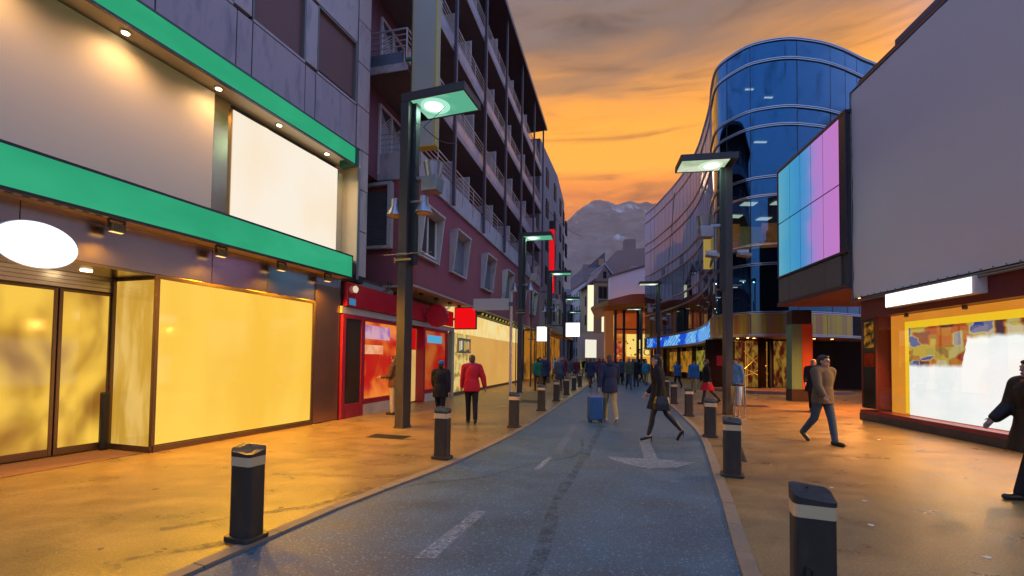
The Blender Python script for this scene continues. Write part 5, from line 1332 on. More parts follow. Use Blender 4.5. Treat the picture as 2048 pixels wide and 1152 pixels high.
# ------------------------------------------------------------------ bollards
BOL = M('bollard_iron', (.046, .038, .028), .5, .35, var=.25, scale=4, stretch=(1, 1, .4), dirt=(.075, .06, .04), rvar=.15, bump=.06, bscale=120)
BCAP = M('bollard_cap', (.042, .036, .03), .42, .3, var=.2, scale=6)
BAND = M('bollard_band', (.66, .47, .24), .25, var=.1, scale=6, spec=.6)
def rrect(a, b, r, n=4):
    P = []
    for cx, cy, a0 in ((a - r, b - r, 0), (-a + r, b - r, 90), (-a + r, -b + r, 180), (a - r, -b + r, 270)):
        for k in range(n + 1):
            t = R(a0 + 90 * k / n); P.append((cx + r * math.cos(t), cy + r * math.sin(t)))
    return P
def make_bollard():
    e = empty('bollard')
    MB().prism(rrect(.155, .125, .05), 0, .045).build('foot', BOL, e, .006)
    MB().prism(rrect(.118, .092, .035), .045, .665).build('body', BOL, e)
    MB().prism(rrect(.121, .095, .036), .667, .748).build('reflector_band', BAND, e)
    P = rrect(.122, .096, .037, 5)
    n = len(P)
    # cap with a slanting, saddle-shaped top
    def zt(x, y): return .812 + .038 * math.sin((y * .9 - x * .6) * 14)
    gx = 9
    mb = MB()
    top = [(x, y, zt(x, y)) for x, y in P]
    mid = [(x * .5, y * .5, zt(x * .5, y * .5)) for x, y in P]
    v = [(x, y, .75) for x, y in P] + top + mid + [(0, 0, zt(0, 0))]
    f = [tuple(range(n))[::-1]]
    for i in range(n):
        j = (i + 1) % n
        f += [(i, j, n + j, n + i), (n + i, n + j, 2 * n + j, 2 * n + i), (2 * n + i, 2 * n + j, 3 * n)]
    mb.v, mb.f = v, f
    mb.build('cap', BCAP, e)
    MB().lathe([(.008, 0), (.008, .006)], (-.02, .03, zt(-.02, .03)), 8).build('screw', GAP, e)
    return e
bol0 = make_bollard()
ORD = ['nearest', 'second', 'third', 'fourth', 'fifth', 'sixth', 'seventh', 'eighth']
spots = [(-2.38, 4.12, -20, 'left', 0), (-1.13, 7.47, -18, 'left', 1), (.07, 10.97, -14, 'left', 2), (.97, 14.55, -14, 'left', 3), (1.81, 18.1, -14, 'left', 4), (2.60, 21.3, -14, 'left', 5), (3.43, 24.8, -14, 'left', 6), (4.26, 28.1, -14, 'left', 7),
         (1.96, 2.95, -22, 'right', 0), (3.20, 6.55, -22, 'right', 1), (4.36, 9.9, -18, 'right', 2), (5.35, 13.6, -15, 'right', 3), (6.30, 17.5, -15, 'right', 4), (7.35, 21.4, -15, 'right', 5)]
for i, (x, y, a, sd, k) in enumerate(spots):
    o = bol0 if i == 0 else copy_tree(bol0)
    o.location = (x, y, 0); o.rotation_euler = (0, 0, R(a))
    lab = '%s dark bollard with pale band along the %s kerb' % (ORD[k], sd)
    if (sd, k) == ('right', 0): lab = 'large scribbled bollard cut by the bottom edge at the right'
    if (sd, k) == ('left', 0): lab = 'nearest dark bollard on the left kerb before the yellow window'
    tag(o, lab, 'bollard', 'bollards along the kerbs')
# scribble on the nearest right bollard
nb = [o for o in D.objects if o.name.startswith('bollard') and o.get('label', '').startswith('large scribbled')][0]
sc = MB()
pts = [(-.085, .30), (-.055, .36), (-.02, .34), (-.03, .27), (-.06, .2)]
sc.tube([(x, -.0935, z) for x, z in pts], .006, 5); sc.tube([(-.02, -.0935, .1), (.0, -.0935, .2), (.045, -.0935, .23), (.06, -.0935, .16), (.02, -.0935, .1)], .006, 5)
sc.tube([(-.06, -.0935, .36), (-.065, -.0935, .22), (-.055, -.0935, .12)], .005, 5)
sc.build('scribble', M('marker_black', (.006, .006, .006), .4), nb)

# ------------------------------------------------------------------ sign pole, bin
sp = empty('sign_pole', (-.03, 11.45, 0), R(-11), 'thin grey pole carrying a blank grey finger sign at the left kerb', 'sign')
MB().tube([(0, 0, 0), (0, 0, 3.35)], .038, 10).build('pole', M('galvanised', (.36, .34, .36), .4, .7, var=.1), sp)
MB().box(-1.0, -.05, -.02, .02, 2.90, 3.20).build('board', M('blank_grey_board', (.36, .33, .31), .5, var=.05), sp, .005)
MB().box(-.06, .05, -.045, .045, 3.0, 3.1).build('clamp', DARKSTEEL, sp)
wb = empty('litter_bin', (6.78, 13.55, 0), R(-12), 'round steel litter bin on two thin legs at the right lamp post', 'litter bin')
INOX = M('inox', (.55, .50, .46), .18, 1.0, var=.1, stretch=(12, 12, 1))
MB().lathe([(.17, .36), (.19, .37), (.19, .92), (.18, .93), (.15, .93)], (0, 0, 0), 24).build('drum', INOX, wb)
MB().lathe([(.19, .985), (.195, 1.0), (.12, 1.03)], (0, 0, 0), 24).build('lid', INOX, wb)
for x in (-.06, .06): MB().tube([(x, .0, .0), (x, .0, .4)], .02, 8).build('leg', INOX, wb)
MB().lathe([(.11, 0), (.11, .015)], (0, 0, 0), 16).build('foot', INOX, wb)
MB().tube([(.21, -.03, 0), (.21, -.03, 1.05)], .018, 8).build('pole', INOX, wb)
# cables over the street
CAB = M('cable_black', (.012, .012, .012), .6)
def cable(pts, sag, label, r=.012):
    a, b_ = Vector(pts[0]), Vector(pts[1])
    L = [tuple(a.lerp(b_, k / 12) + Vector((0, 0, -sag * 4 * (k / 12) * (1 - k / 12)))) for k in range(13)]
    o = MB().tube(L, r, 5).build('overhead_cable', CAB); tag(o, label, 'cable')
cable([(-2.3, 10.9, 7.4), (-2.0, 15.5, 9.2)], .2, 'black cable from the first lamp post to the balconies')
cable([(2.7, 32, 7.7), (18, 62, 15)], .6, 'thin cable rising from the third lamp post across the mountain view')
cable([(2.0, 28.5, 11.5), (5.1, 33.0, 10.8)], .35, 'short cable hanging from the red blade sign')
cable([(5.2, 14.4, 7.1), (15, 44, 9)], .5, 'slack cable from the right lamp head to the glass building')

# ------------------------------------------------------------------ people
def skin_mat(n, c): return M('skin_' + n, c, .55, var=.06, scale=20)
class Fig:
    """closed primitives that a voxel remesh fuses into one continuous surface"""
    def __init__(s): s.bm = bmesh.new()
    def ell(s, c, r, rot=None, n=14):
        m = Matrix.Translation(c) @ (rot or Matrix.Identity(4)) @ Matrix.Diagonal((*r, 1))
        bmesh.ops.create_uvsphere(s.bm, u_segments=n, v_segments=n // 2 + 2, radius=1, matrix=m); return s
    def cap(s, p, q, r0, r1, n=12, flat=1.0):
        p, q = Vector(p), Vector(q)
        d = q - p; L = d.length
        rot = d.to_track_quat('Z', 'Y').to_matrix().to_4x4()
        prof = []
        for k in range(5): a = math.pi / 2 * (1 - k / 4); prof.append((r0 * math.cos(a), -r0 * math.sin(a)))
        for k in range(5): a = math.pi / 2 * k / 4; prof.append((r1 * math.cos(a), L + r1 * math.sin(a)))
        rings = []
        for r_, h in prof:
            if r_ < 1e-5: rings.append([s.bm.verts.new((Matrix.Translation(p) @ rot) @ Vector((0, 0, h)))])
            else: rings.append([s.bm.verts.new((Matrix.Translation(p) @ rot) @ Vector((r_ * math.cos(2 * math.pi * k / n), flat * r_ * math.sin(2 * math.pi * k / n), h))) for k in range(n)])
        for a, b in zip(rings, rings[1:]):
            for k in range(n):
                if len(a) == 1: s.bm.faces.new((a[0], b[(k + 1) % n], b[k]))
                elif len(b) == 1: s.bm.faces.new((a[k], a[(k + 1) % n], b[0]))
                else: s.bm.faces.new((a[k], a[(k + 1) % n], b[(k + 1) % n], b[k]))
        return s
    def loft(s, rings, n=20):
        """rings: (centre, rx, ry)"""
        R_s = [[s.bm.verts.new((c[0] + rx * math.cos(2 * math.pi * k / n), c[1] + ry * math.sin(2 * math.pi * k / n), c[2])) for k in range(n)] for c, rx, ry in rings]
        for a, b in zip(R_s, R_s[1:]):
            for k in range(n): s.bm.faces.new((a[k], a[(k + 1) % n], b[(k + 1) % n], b[k]))
        s.bm.faces.new(R_s[0]); s.bm.faces.new(R_s[-1])
        return s
    def mesh(s, name, vox, smooth=3):
        me = D.meshes.new(name)
        bmesh.ops.recalc_face_normals(s.bm, faces=s.bm.faces)
        s.bm.to_mesh(me); s.bm.free()
        o = D.objects.new(name, me); COL.objects.link(o)
        r = o.modifiers.new('r', 'REMESH'); r.mode = 'VOXEL'; r.voxel_size = vox; r.use_smooth_shade = True
        if smooth:
            m = o.modifiers.new('s', 'SMOOTH'); m.factor = .5; m.iterations = smooth
        bpy.context.view_layer.update()
        out = D.meshes.new_from_object(o.evaluated_get(bpy.context.evaluated_depsgraph_get()))
        D.objects.remove(o); D.meshes.remove(me)
        for p in out.polygons: p.use_smooth = True
        out.name = name
        return out
def pose(lt=22, lk=8, rt=-18, rk=22, la=-20, le=18, ra=22, re=25, lean=3, turn=0, spread=.0, la_out=8, ra_out=8, tip_l=0, tip_r=0):
    """joint positions for a 1.70 m figure, facing +Y; angles in degrees, forward positive"""
    J = {}
    def dirf(a): return Vector((0, math.sin(R(a)), -math.cos(R(a))))
    for sd, t, k in (('l', lt, lk), ('r', rt, rk)):
        sx = -1 if sd == 'l' else 1
        h = Vector((sx * .092, 0, 0)); kn = h + dirf(t) * .43 + Vector((sx * (-.012 + spread * .5), 0, 0)); an = kn + dirf(t - k) * .41 + Vector((sx * (-.012 + spread * .5), 0, 0))
        J['hip' + sd], J['knee' + sd], J['ank' + sd] = h, kn, an
        ft = (tip_l if sd == 'l' else tip_r)
        fa = t - k if (t - k) < -12 else 0
        pitch = R(-max(0, -fa - 12) * 1.2 - ft)
        fd = Vector((sx * .10, math.cos(pitch), math.sin(pitch))).normalized()
        J['toe' + sd] = an + fd * .155 + Vector((0, 0, -.055)); J['heel' + sd] = an - fd * .045 + Vector((0, 0, -.05))
    low = min(min(J['toe' + q].z, J['heel' + q].z) for q in 'lr') - .036
    up = Vector((0, math.sin(R(lean)), math.cos(R(lean))))
    J['pel'] = Vector((0, 0, .03)); J['waist'] = J['pel'] + up * .17; J['chest'] = J['pel'] + up * .36; J['neck'] = J['pel'] + up * .535
    J['head'] = J['neck'] + Vector((0, math.sin(R(lean * .5)), 1)).normalized() * .15 + Vector((0, .015, 0))
    for sd, a, e, out in (('l', la, le, la_out), ('r', ra, re, ra_out)):
        sx = -1 if sd == 'l' else 1
        sh = J['chest'] + up * .13 + Vector((sx * .185, 0, 0))
        d1 = Vector((sx * math.sin(R(out)), math.sin(R(a)), -math.cos(R(a)))).normalized(); el = sh + d1 * .285
        d2 = Vector((sx * math.sin(R(out * .5)), math.sin(R(a + e)), -math.cos(R(a + e)))).normalized(); wr = el + d2 * .25
        J['sh' + sd], J['el' + sd], J['wr' + sd], J['hd' + sd] = sh, el, wr, d2
    for k in list(J):
        if k[:2] != 'hd': J[k] = J[k] - Vector((0, 0, low))
    J['turn'] = turn
    return J
def hand(F, J, sd, fing):
    w, d = J['wr' + sd], J['hd' + sd]
    sx = -1 if sd == 'l' else 1
    side = Vector((0, 1, 0)); side = (side - d * side.dot(d)).normalized()      # thumb side looks forward
    nrm = d.cross(side) * 1.0
    F.cap(w, w + d * .085, .026, .032, 10)
    pc = w + d * .06
    F.ell(pc, (.018, .040, .05), Matrix((( nrm.x, side.x, d.x, 0), (nrm.y, side.y, d.y, 0), (nrm.z, side.z, d.z, 0), (0, 0, 0, 1))))
    if not fing: F.cap(w + d * .08, w + d * .16, .03, .018, 8); return
    inw = Vector((-sx, 0, 0))
    for k, (u, L) in enumerate(((.030, .072), (.010, .082), (-.011, .076), (-.031, .060))):
        b = w + d * .10 + side * u
        m = b + d * L * .55 + inw * .008; t = m + (d * .8 + inw * .55).normalized() * L * .5
        F.cap(b - d * .02, m, .0098, .0088, 8); F.cap(m, t, .0088, .0075, 8)
    tb = w + d * .035 + side * .03
    tm = tb + (side * .8 + d * .75 + inw * .2).normalized() * .042; tt = tm + (d + side * .25 + inw * .3).normalized() * .032
    F.cap(tb, tm, .012, .0105, 8); F.cap(tm, tt, .0105, .009, 8)
def torso(F, J, g=0.0, hip=1.0, slim=1.0):
    F.ell(J['pel'] + Vector((0, 0, .0)), (.165 * hip + g, .115 + g, .125 + g))
    F.loft([(J['pel'] + Vector((0, 0, .02)), .155 * hip + g, .11 + g), (J['waist'], .135 * slim + g, .098 + g), (J['chest'], .165 * slim + g, .118 + g), (J['chest'] + (J['neck'] - J['chest']) * .55, .155 * slim + g, .10 + g)])
    F.ell(J['chest'] + Vector((0, .0, .03)), (.165 * slim + g, .115 + g, .15 + g))
    F.cap(J['shl'] * .96 + J['shr'] * .04, J['shr'] * .96 + J['shl'] * .04, .062 + g, .062 + g)
    F.cap(J['shl'], J['neck'], .055 + g, .05 + g); F.cap(J['shr'], J['neck'], .055 + g, .05 + g)
def make_person(name, J, H=1.70, hero=True, top=None, bottom=None, shoes=None, hair=None, skin=(.42, .24, .17), top_len=0.0, skirt=0.0, heels=False, hair_long=0.0, cap=None, scarf=None, bulk=.022, sleeve=True, legs_bare=None, hood=False, hat_brim=False):
    vox = .0105 if hero else .019
    e = empty(name)
    S = H / 1.70
    rotH = Matrix.Rotation(R(J['turn']), 4, 'Z')
    F = Fig()
    torso(F, J)
    F.cap(J['neck'] - Vector((0, 0, .04)), J['head'] - Vector((0, 0, .04)), .058, .052)
    hd = J['head']
    def hp(x, y, z): return hd + (rotH @ Vector((x, y, z)).to_4d()).to_3d()
    F.ell(hp(0, -.008, .025), (.076, .095, .098), rotH)
    F.ell(hp(0, .022, -.045), (.056, .066, .068), rotH)
    F.ell(hp(0, .07, -.085), (.024, .022, .02), rotH)          # chin
    F.cap(hp(0, .085, .022), hp(0, .108, -.012), .009, .014, 8)  # nose
    F.ell(hp(0, .088, -.052), (.024, .012, .012), rotH)        # lips
    F.ell(hp(0, .085, .034), (.05, .014, .014), rotH)          # brow
    for sx in (-1, 1): F.ell(hp(sx * .078, -.005, -.005), (.010, .022, .034), rotH)
    for sd in 'lr':
        F.cap(J['sh' + sd], J['el' + sd], .052, .040); F.cap(J['el' + sd], J['wr' + sd], .041, .027)
        hand(F, J, sd, hero)
        F.cap(J['hip' + sd] + Vector((0, 0, .02)), J['knee' + sd], .088, .056); F.cap(J['knee' + sd], J['knee' + sd] * .6 + J['ank' + sd] * .4 + Vector((0, -.012, 0)), .055, .056); F.cap(J['knee' + sd] * .6 + J['ank' + sd] * .4 + Vector((0, -.012, 0)), J['ank' + sd], .056, .036)
        F.cap(J['ank' + sd], J['heel' + sd], .036, .034); F.cap(J['heel' + sd], J['toe' + sd], .036, .030, flat=1.0)
    body = link('body', F.mesh('body', vox, 2), skin_mat('%02x%02x' % (int(skin[0] * 99), int(skin[1] * 99)), skin), e)
    if hero:
        for sx in (-1, 1):
            m_ = MB(); m_.lathe([(.002, -.006), (.009, -.003), (.011, 0), (.009, .003), (.002, .006)], tuple(hp(sx * .031, .081, .012)), 8, 'y'); m_.build('eye', M('eye_dark', (.015, .01, .008), .2), body, smooth=True)
        b = MB(); b.lathe([(.002, -.004), (.016, -.002), (.016, .002), (.002, .004)], tuple(hp(0, .098, -.054)), 8, 'y'); mo = b.build('mouth', M('lip', (.22, .07, .06), .5), body, smooth=True)
    # top garment
    g = bulk
    T = Fig(); torso(T, J, g)
    hem = J['pel'].z - .08 - top_len
    if top_len > .12:
        T.loft([(Vector((J['waist'].x, J['waist'].y, J['waist'].z)), .15 + g, .11 + g), (Vector((J['pel'].x, J['pel'].y, J['pel'].z - .02)), .185 + g, .14 + g), (Vector((J['pel'].x, J['pel'].y + .0, hem)), .21 + g + top_len * .12, .17 + g + top_len * .22)])
    else:
        T.loft([(J['waist'], .148 + g, .11 + g), (J['pel'], .178 + g, .13 + g), (Vector((J['pel'].x, J['pel'].y, hem)), .18 + g, .13 + g)])
    for sd in 'lr':
        T.cap(J['sh' + sd], J['el' + sd], .057 + g, .048 + g * .8)
        if sleeve: T.cap(J['el' + sd], J['wr' + sd] - J['hd' + sd] * .02, .048 + g * .8, .036 + g * .6)
    T.cap(J['neck'] - Vector((0, 0, .03)), J['neck'] + Vector((0, -.005, .035)), .072 + g * .4, .066 + g * .3)
    if hood: T.ell(J['neck'] + Vector((0, -.09, .03)), (.11, .07, .08))
    link('jacket', T.mesh('jacket', vox * 1.15, 3), top, e)
    # lower garment
    if skirt:
        K = Fig(); zz = J['pel'].z - .05 - skirt
        K.loft([(J['waist'], .14, .105), (J['pel'], .178, .132), (Vector((J['pel'].x, J['pel'].y, zz)), .20 + skirt * .1, .16 + skirt * .35)])
        link('skirt', K.mesh('skirt', vox * 1.2, 2), bottom, e)
        if legs_bare is not None:
            K = Fig()
            for sd in 'lr':
                K.cap(J['hip' + sd], J['knee' + sd], .090, .058); K.cap(J['knee' + sd], J['knee' + sd] * .6 + J['ank' + sd] * .4 + Vector((0, -.012, 0)), .058, .059); K.cap(J['knee' + sd] * .6 + J['ank' + sd] * .4 + Vector((0, -.012, 0)), J['ank' + sd], .059, .039)
            link('tights', K.mesh('tights', vox, 2), legs_bare, e)
    else:
        K = Fig()
        K.loft([(J['waist'], .142, .106), (J['pel'], .176, .128), (J['pel'] - Vector((0, 0, .10)), .175, .122)])
        for sd in 'lr':
            K.cap(J['hip' + sd], J['knee' + sd], .102, .072); K.cap(J['knee' + sd], J['ank' + sd] + Vector((0, -.005, .0)), .072, .058)
        link('trousers', K.mesh('trousers', vox * 1.15, 3), bottom, e)
    # shoes
    for sd in 'lr':
        K = Fig()
        if heels:
            K.cap(J['heel' + sd], J['toe' + sd], .036, .03); K.cap(J['heel' + sd] + Vector((0, -.012, .0)), J['heel' + sd] + Vector((0, -.02, -.03)), .02, .016)
        else:
            K.cap(J['heel' + sd], J['toe' + sd], .044, .040); K.cap(J['heel' + sd] + Vector((0, .03, .01)), J['ank' + sd] + Vector((0, 0, .03)), .044, .044)
        link('shoe', K.mesh('shoe', vox, 1), shoes, e)
    if heels:
        for sd in 'lr': MB().tube([tuple(J['heel' + sd] + Vector((0, -.02, -.02))), (J['heel' + sd].x, J['heel' + sd].y - .02, max(-.075, J['heel' + sd].z - .115))], .012, 8, .006).build('heel', shoes, e)
    # hair / cap
    K = Fig()
    K.ell(hp(0, -.022, .045), (.087, .096, .092), rotH); K.ell(hp(0, .045, .088), (.06, .045, .032), rotH); K.ell(hp(0, -.055, -.01), (.078, .06, .075), rotH)
    if hair_long: K.cap(hp(0, -.06, 0), hp(0, -.075, -.02 - hair_long), .075, .055)
    link('hair', K.mesh('hair', vox, 1), hair, e)
    if cap is not None:
        K = Fig(); K.ell(hp(0, -.012, .068), (.096, .108, .085), rotH)
        if hat_brim: K.ell(hp(0, .10, .05), (.07, .07, .012), rotH)
        link('hat', K.mesh('hat', vox, 1), cap, e)
    if scarf is not None:
        K = Fig(); K.cap(J['neck'] + Vector((-.05, .0, .015)), J['neck'] + Vector((.05, .0, .02)), .078, .078); K.ell(J['neck'] + Vector((0, .03, .0)), (.1, .085, .05))
        link('scarf', K.mesh('scarf', vox, 2), scarf, e)
    e.scale = (S, S, S)
    e['_h'] = H
    return e
def put(e, x, y, face, label, group=None, z=0.0):
    """face: heading in degrees, 0 = away from the camera, 90 = to the left"""
    e.location = (x, y, z); e.rotation_euler = (0, 0, R(face))
    tag(e, label, 'person', group)
    if '_h' in e: del e['_h']
    return e
def cl(n, c, r=.85): return M('cloth_' + n, c, r, var=.15, scale=6, fine=.12, bump=.15, bscale=140, spec=.25)
BLACK, NAVY, KHAKI, JEANS, GREYJ, REDJ, TEAL, BROWN, WHITE_, BLUE, CREAMC, WINE, OLIVE = (cl(n, c) for n, c in (('black', (.012, .012, .014)), ('navy', (.02, .03, .07)), ('khaki', (.30, .25, .13)), ('jeans', (.045, .075, .12)), ('grey_brown', (.11, .085, .06)), ('red', (.48, .015, .03)), ('teal', (.05, .22, .28)), ('brown', (.13, .06, .03)), ('white', (.55, .52, .5)), ('blue', (.03, .13, .30)), ('cream', (.45, .36, .24)), ('wine', (.16, .015, .03)), ('olive', (.08, .09, .05))))
HAIR_D, HAIR_B, HAIR_G = M('hair_dark', (.015, .010, .008), .5, var=.3, scale=30), M('hair_brown', (.08, .04, .02), .5, var=.3, scale=30), M('hair_grey', (.28, .26, .25), .6, var=.2, scale=30)
LEATHER = M('shoe_leather', (.012, .011, .011), .3, var=.2)
TIGHTS = M('black_tights', (.012, .014, .02), .5)
def group_z(e, dz): e.location.z += dz

# woman in black, striding left on heels
J = pose(lt=15, lk=3, rt=-22, rk=20, la=-12, le=18, ra=12, re=24, lean=3, tip_l=20, tip_r=26)
w1 = make_person('person', J, 1.68, True, BLACK, BLACK, LEATHER, HAIR_D, top_len=.22, skirt=.26, heels=True, hair_long=.16, legs_bare=TIGHTS, bulk=.026)
put(w1, 3.02, 9.25, 68, 'woman in a short black coat and high heels striding across the road', z=.0)
hb = empty('handbag', (2.99, 8.99, .0), R(158), 'black shoulder bag at the hip of the woman in the short black coat', 'bag')
K = Fig(); K.loft([(Vector((0, 0, .66)), .17, .07), (Vector((0, 0, .80)), .165, .065), (Vector((0, 0, .95)), .12, .04)]); link('pouch', K.mesh('pouch', .012, 2), LEATHER, hb)
MB().tube([(-.11, 0, .93), (-.10, .0, 1.15), (-.04, 0, 1.33), (.03, 0, 1.33), (.09, 0, 1.15), (.11, 0, .93)], .009, 6).build('strap', LEATHER, hb)
# traveller with suitcase, walking away
J = pose(lt=14, lk=6, rt=-14, rk=18, la=-10, le=8, ra=12, re=15, la_out=16)
w2 = make_person('person', J, 1.74, True, NAVY, KHAKI, cl('pale_shoe', (.45, .43, .4)), HAIR_B, top_len=.1, bulk=.034, hood=True)
put(w2, 2.66, 12.2, 6, 'traveller in navy jacket and khaki trousers beside the blue suitcase')
sc_ = empty('suitcase', (2.26, 12.15, -.02), R(8), 'upright blue ribbed suitcase on wheels in the road', 'suitcase')
SUIT = M('suitcase_blue', (.015, .09, .26), .4, var=.1)
MB().box(-.19, .19, -.13, .13, .07, .70).build('shell', SUIT, sc_, .035, seg=3)
b = MB()
for i in range(5): b.box(-.15 + i * .07, -.13 + i * .07, -.137, .137, .12, .66)
b.build('rib', SUIT, sc_)
for x in (-.14, .14):
    for y in (-.09, .09): MB().lathe([(.03, -.012), (.03, .012)], (x, y, .03), 10, 'x').build('wheel', LEATHER, sc_)
    MB().box(x - .02, x + .02, -.11, .11, .035, .08).build('wheel_mount', LEATHER, sc_)
b = MB(); b.tube([(-.08, .09, .70), (-.08, .09, 1.0), (.08, .09, 1.0), (.08, .09, .70)], .01, 6); b.build('handle', M('handle_grey', (.2, .2, .2), .4, .8), sc_)
# man in grey-brown jacket walking towards us on the right pavement
J = pose(lt=16, lk=4, rt=-16, rk=26, la=-18, le=12, ra=18, re=20, lean=2, turn=10)
w3 = make_person('person', J, 1.76, True, GREYJ, JEANS, LEATHER, HAIR_D, skin=(.40, .22, .15), top_len=.06, bulk=.036, hood=True)
put(w3, 6.38, 9.25, 192, 'man in a grey brown jacket and jeans walking on the right pavement')
# shopper in red and shopper in black by the shops
J = pose(lt=10, lk=6, rt=-12, rk=14, la=8, le=12, ra=-6, re=10, ra_out=24)
w4 = make_person('person', J, 1.68, True, REDJ, BLACK, LEATHER, HAIR_B, top_len=.05, bulk=.04, scarf=TEAL)
put(w4, -1.02, 11.6, 12, 'person in a red jacket with teal scarf before the yellow shop')
J = pose(lt=12, lk=8, rt=-8, rk=12, la=14, le=30, ra=-10, re=14)
w5 = make_person('person', J, 1.52, True, BLACK, BLACK, LEATHER, HAIR_D, top_len=.12, bulk=.04, cap=BLUE)
put(w5, -1.78, 11.3, -8, 'short person in black with a blue hat beside the red jacket')
# window shopper at the red shop
J = pose(lt=3, lk=3, rt=-3, rk=3, la=10, le=70, ra=12, re=60, lean=-1)
w6 = make_person('person', J, 1.64, True, BROWN, CREAMC, LEATHER, HAIR_B, top_len=.05, bulk=.03, hair_long=.12)
put(w6, -3.42, 13.15, 78, 'person in a brown coat and cream trousers facing the red shop window')
# red skirt, dark jacket, by the right lamp
J = pose(lt=14, lk=4, rt=-20, rk=22, la=-16, le=15, ra=16, re=20)
w7 = make_person('person', J, 1.68, True, BLACK, REDJ, LEATHER, HAIR_B, top_len=.0, skirt=.34, legs_bare=TIGHTS, bulk=.03)
put(w7, 7.55, 17.4, 70, 'woman in dark jacket and red skirt left of the right lamp post')
J = pose(lt=12, lk=6, rt=-14, rk=18, la=-14, le=12, ra=14, re=14)
w8 = make_person('person', J, 1.72, False, cl('sky_blue', (.10, .25, .42)), BLACK, LEATHER, HAIR_D, skin=(.42, .22, .16), top_len=.05, bulk=.03)
put(w8, 8.65, 17.3, 110, 'person in a light blue top partly behind the right lamp post')
# figure in dark coat at the right edge
J = pose(lt=20, lk=4, rt=-24, rk=24, la=-14, le=20, ra=14, re=30, lean=4)
w9 = make_person('person', J, 1.70, True, cl('coat_black', (.014, .011, .011), .55), BLACK, LEATHER, HAIR_D, skin=(.35, .2, .14), top_len=.25, bulk=.055, hood=True, hair_long=.05, scarf=cl('rust', (.30, .07, .03)))
put(w9, 6.52, 5.6, 80, 'person in a long black coat cut by the right edge of the frame')
J = pose(lt=8, lk=4, rt=-8, rk=10, la=6, le=30, ra=8, re=40)
w10 = make_person('person', J, 1.70, False, BLACK, BLACK, LEATHER, M('hair_ash', (.20, .22, .16), .6), top_len=.2, bulk=.04, scarf=WINE)
put(w10, 10.25, 15.3, 150, 'dark clad person standing by the corner of the maroon shop')
# the crowd further up the street
base = [make_person('person', pose(lt=a, lk=b, rt=c, rk=d, la=-a, le=14, ra=-c, re=18, lean=2, turn=t), 1.70, False, BLACK, NAVY, LEATHER, HAIR_D, top_len=tl, bulk=bk, hair_long=hl, skirt=sk, legs_bare=TIGHTS if sk else None)
        for a, b, c, d, t, tl, bk, hl, sk in ((20, 6, -18, 22, 0, .05, .032, 0, 0), (-16, 20, 18, 5, 8, .22, .036, .14, 0), (12, 6, -12, 16, -10, .0, .028, .1, .3), (6, 4, -7, 8, 15, .1, .045, 0, 0), (24, 8, -20, 30, 0, .02, .025, .05, 0))]
tops = [BLACK, NAVY, WINE, OLIVE, BROWN, cl('slate', (.07, .08, .10)), cl('plum', (.09, .03, .07)), TEAL, cl('sand', (.30, .22, .13)), REDJ, WHITE_, BLUE, cl('green', (.03, .14, .08))]
bots = [BLACK, NAVY, JEANS, BROWN, cl('charcoal', (.035, .035, .04)), KHAKI]
hairs = [HAIR_D, HAIR_B, HAIR_G]
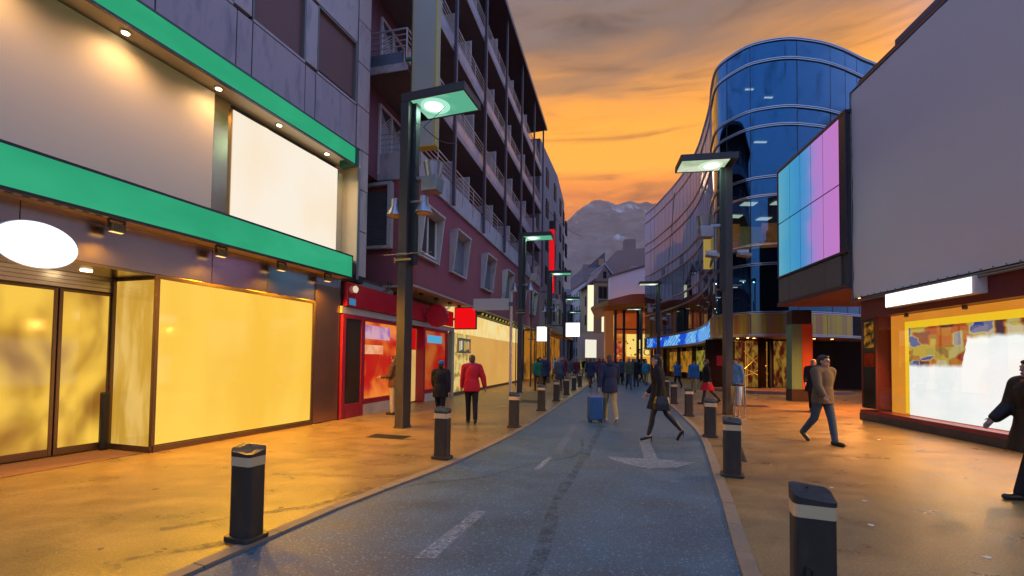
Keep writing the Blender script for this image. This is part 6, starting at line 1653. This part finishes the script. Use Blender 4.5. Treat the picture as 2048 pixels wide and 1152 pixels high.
crowd = [(1.35, 23.5, 'green'), (1.9, 26.0, 'navy'), (2.55, 24.2, 'slate'), (2.0, 30.0, 'brown'), (3.2, 29.5, 'black'), (4.1, 33.5, 'plum'), (4.8, 27.5, 'navy'), (5.2, 36.0, 'wine'), (6.0, 31.0, 'black'), (6.6, 39.0, 'sand'), (6.9, 26.5, 'olive'), (7.3, 34.0, 'brown'), (8.3, 41.0, 'red'), (8.0, 29.0, 'black'), (8.9, 36.5, 'slate'), (9.4, 31.5, 'teal'), (9.7, 44.0, 'plum'), (10.4, 38.0, 'navy'), (9.9, 24.5, 'blue'), (11.6, 43.0, 'black'), (3.6, 37.5, 'white'), (2.75, 34.5, 'red'), (7.9, 46.0, 'wine'), (12.3, 47.0, 'brown'), (5.6, 42.0, 'slate'), (10.3, 28.0, 'blue'),
         (1.75, 28.0, 'black'), (3.0, 26.6, 'wine'), (3.9, 31.0, 'slate'), (4.5, 38.5, 'black'), (5.7, 29.2, 'plum'), (6.3, 35.0, 'navy'), (7.0, 43.5, 'black'), (7.6, 31.4, 'slate'), (8.6, 33.2, 'black'), (9.2, 40.0, 'wine'), (9.9, 34.2, 'navy'), (11.0, 46.0, 'slate'), (4.9, 46.5, 'brown'), (6.2, 50.0, 'black'), (8.7, 51.0, 'navy'), (10.2, 50.0, 'olive')]
names = {m.name[6:]: m for m in tops}
botn = ['black trousers', 'navy trousers', 'jeans', 'brown trousers', 'charcoal trousers', 'khaki trousers']
place = ['outside the yellow shop end', 'by the second left lamp', 'at the left kerb', 'near the third left lamp', 'left of the road centre', 'far up the left lane', 'in mid road', 'far in the left lane', 'right of mid road', 'far in the road centre', 'at the near right of the crowd', 'mid crowd', 'far at the road centre', 'behind the black clad woman', 'at the right kerb', 'by the right bollards', 'deep in the crowd', 'right side of the crowd', 'under the blue screen', 'before the canopy shop', 'far by the left shops', 'close to the third left lamp', 'at the back of the crowd', 'at the far right end', 'far back on the left', 'right under the screen',
         'just past the second left lamp', 'beside the seventh left bollard', 'left of the larger white sign', 'small at the left, far back', 'a little left of the suitcase walker', 'far ahead of the suitcase walker', 'tiny at the vanishing road', 'just left of the black clad woman', 'right behind the black clad woman', 'far off before the canopy shop', 'at the right kerb near the screen', 'beside the far right lamp', 'tiny by the far left signs', 'last of the left lane', 'last of the road centre', 'last of the right lane']
for i, (x, y, c) in enumerate(crowd):
    k = i % 5
    o = base[k] if i < 5 else copy_tree(base[k])
    bt = random.randrange(len(bots))
    for ch in o.children:
        kind = ch.name.split('.')[0]
        mt = {'jacket': names[c], 'trousers': bots[bt], 'skirt': bots[bt], 'hair': hairs[random.randrange(3)]}.get(kind)
        if mt:
            ch.material_slots[0].link = 'OBJECT'; ch.material_slots[0].material = mt
    f = 1 + random.uniform(-.05, .06); o.scale = (f, f, f)
    lower = ('skirt' if any(ch.name.startswith('skirt') for ch in o.children) else botn[bt])
    put(o, x, y, random.choice([0, 180]) + random.uniform(-25, 25), 'walker in a %s jacket and %s %s' % (c, lower, place[i]), 'walkers in the crowd up the street', 0 if (x < 3.9) else -.02)
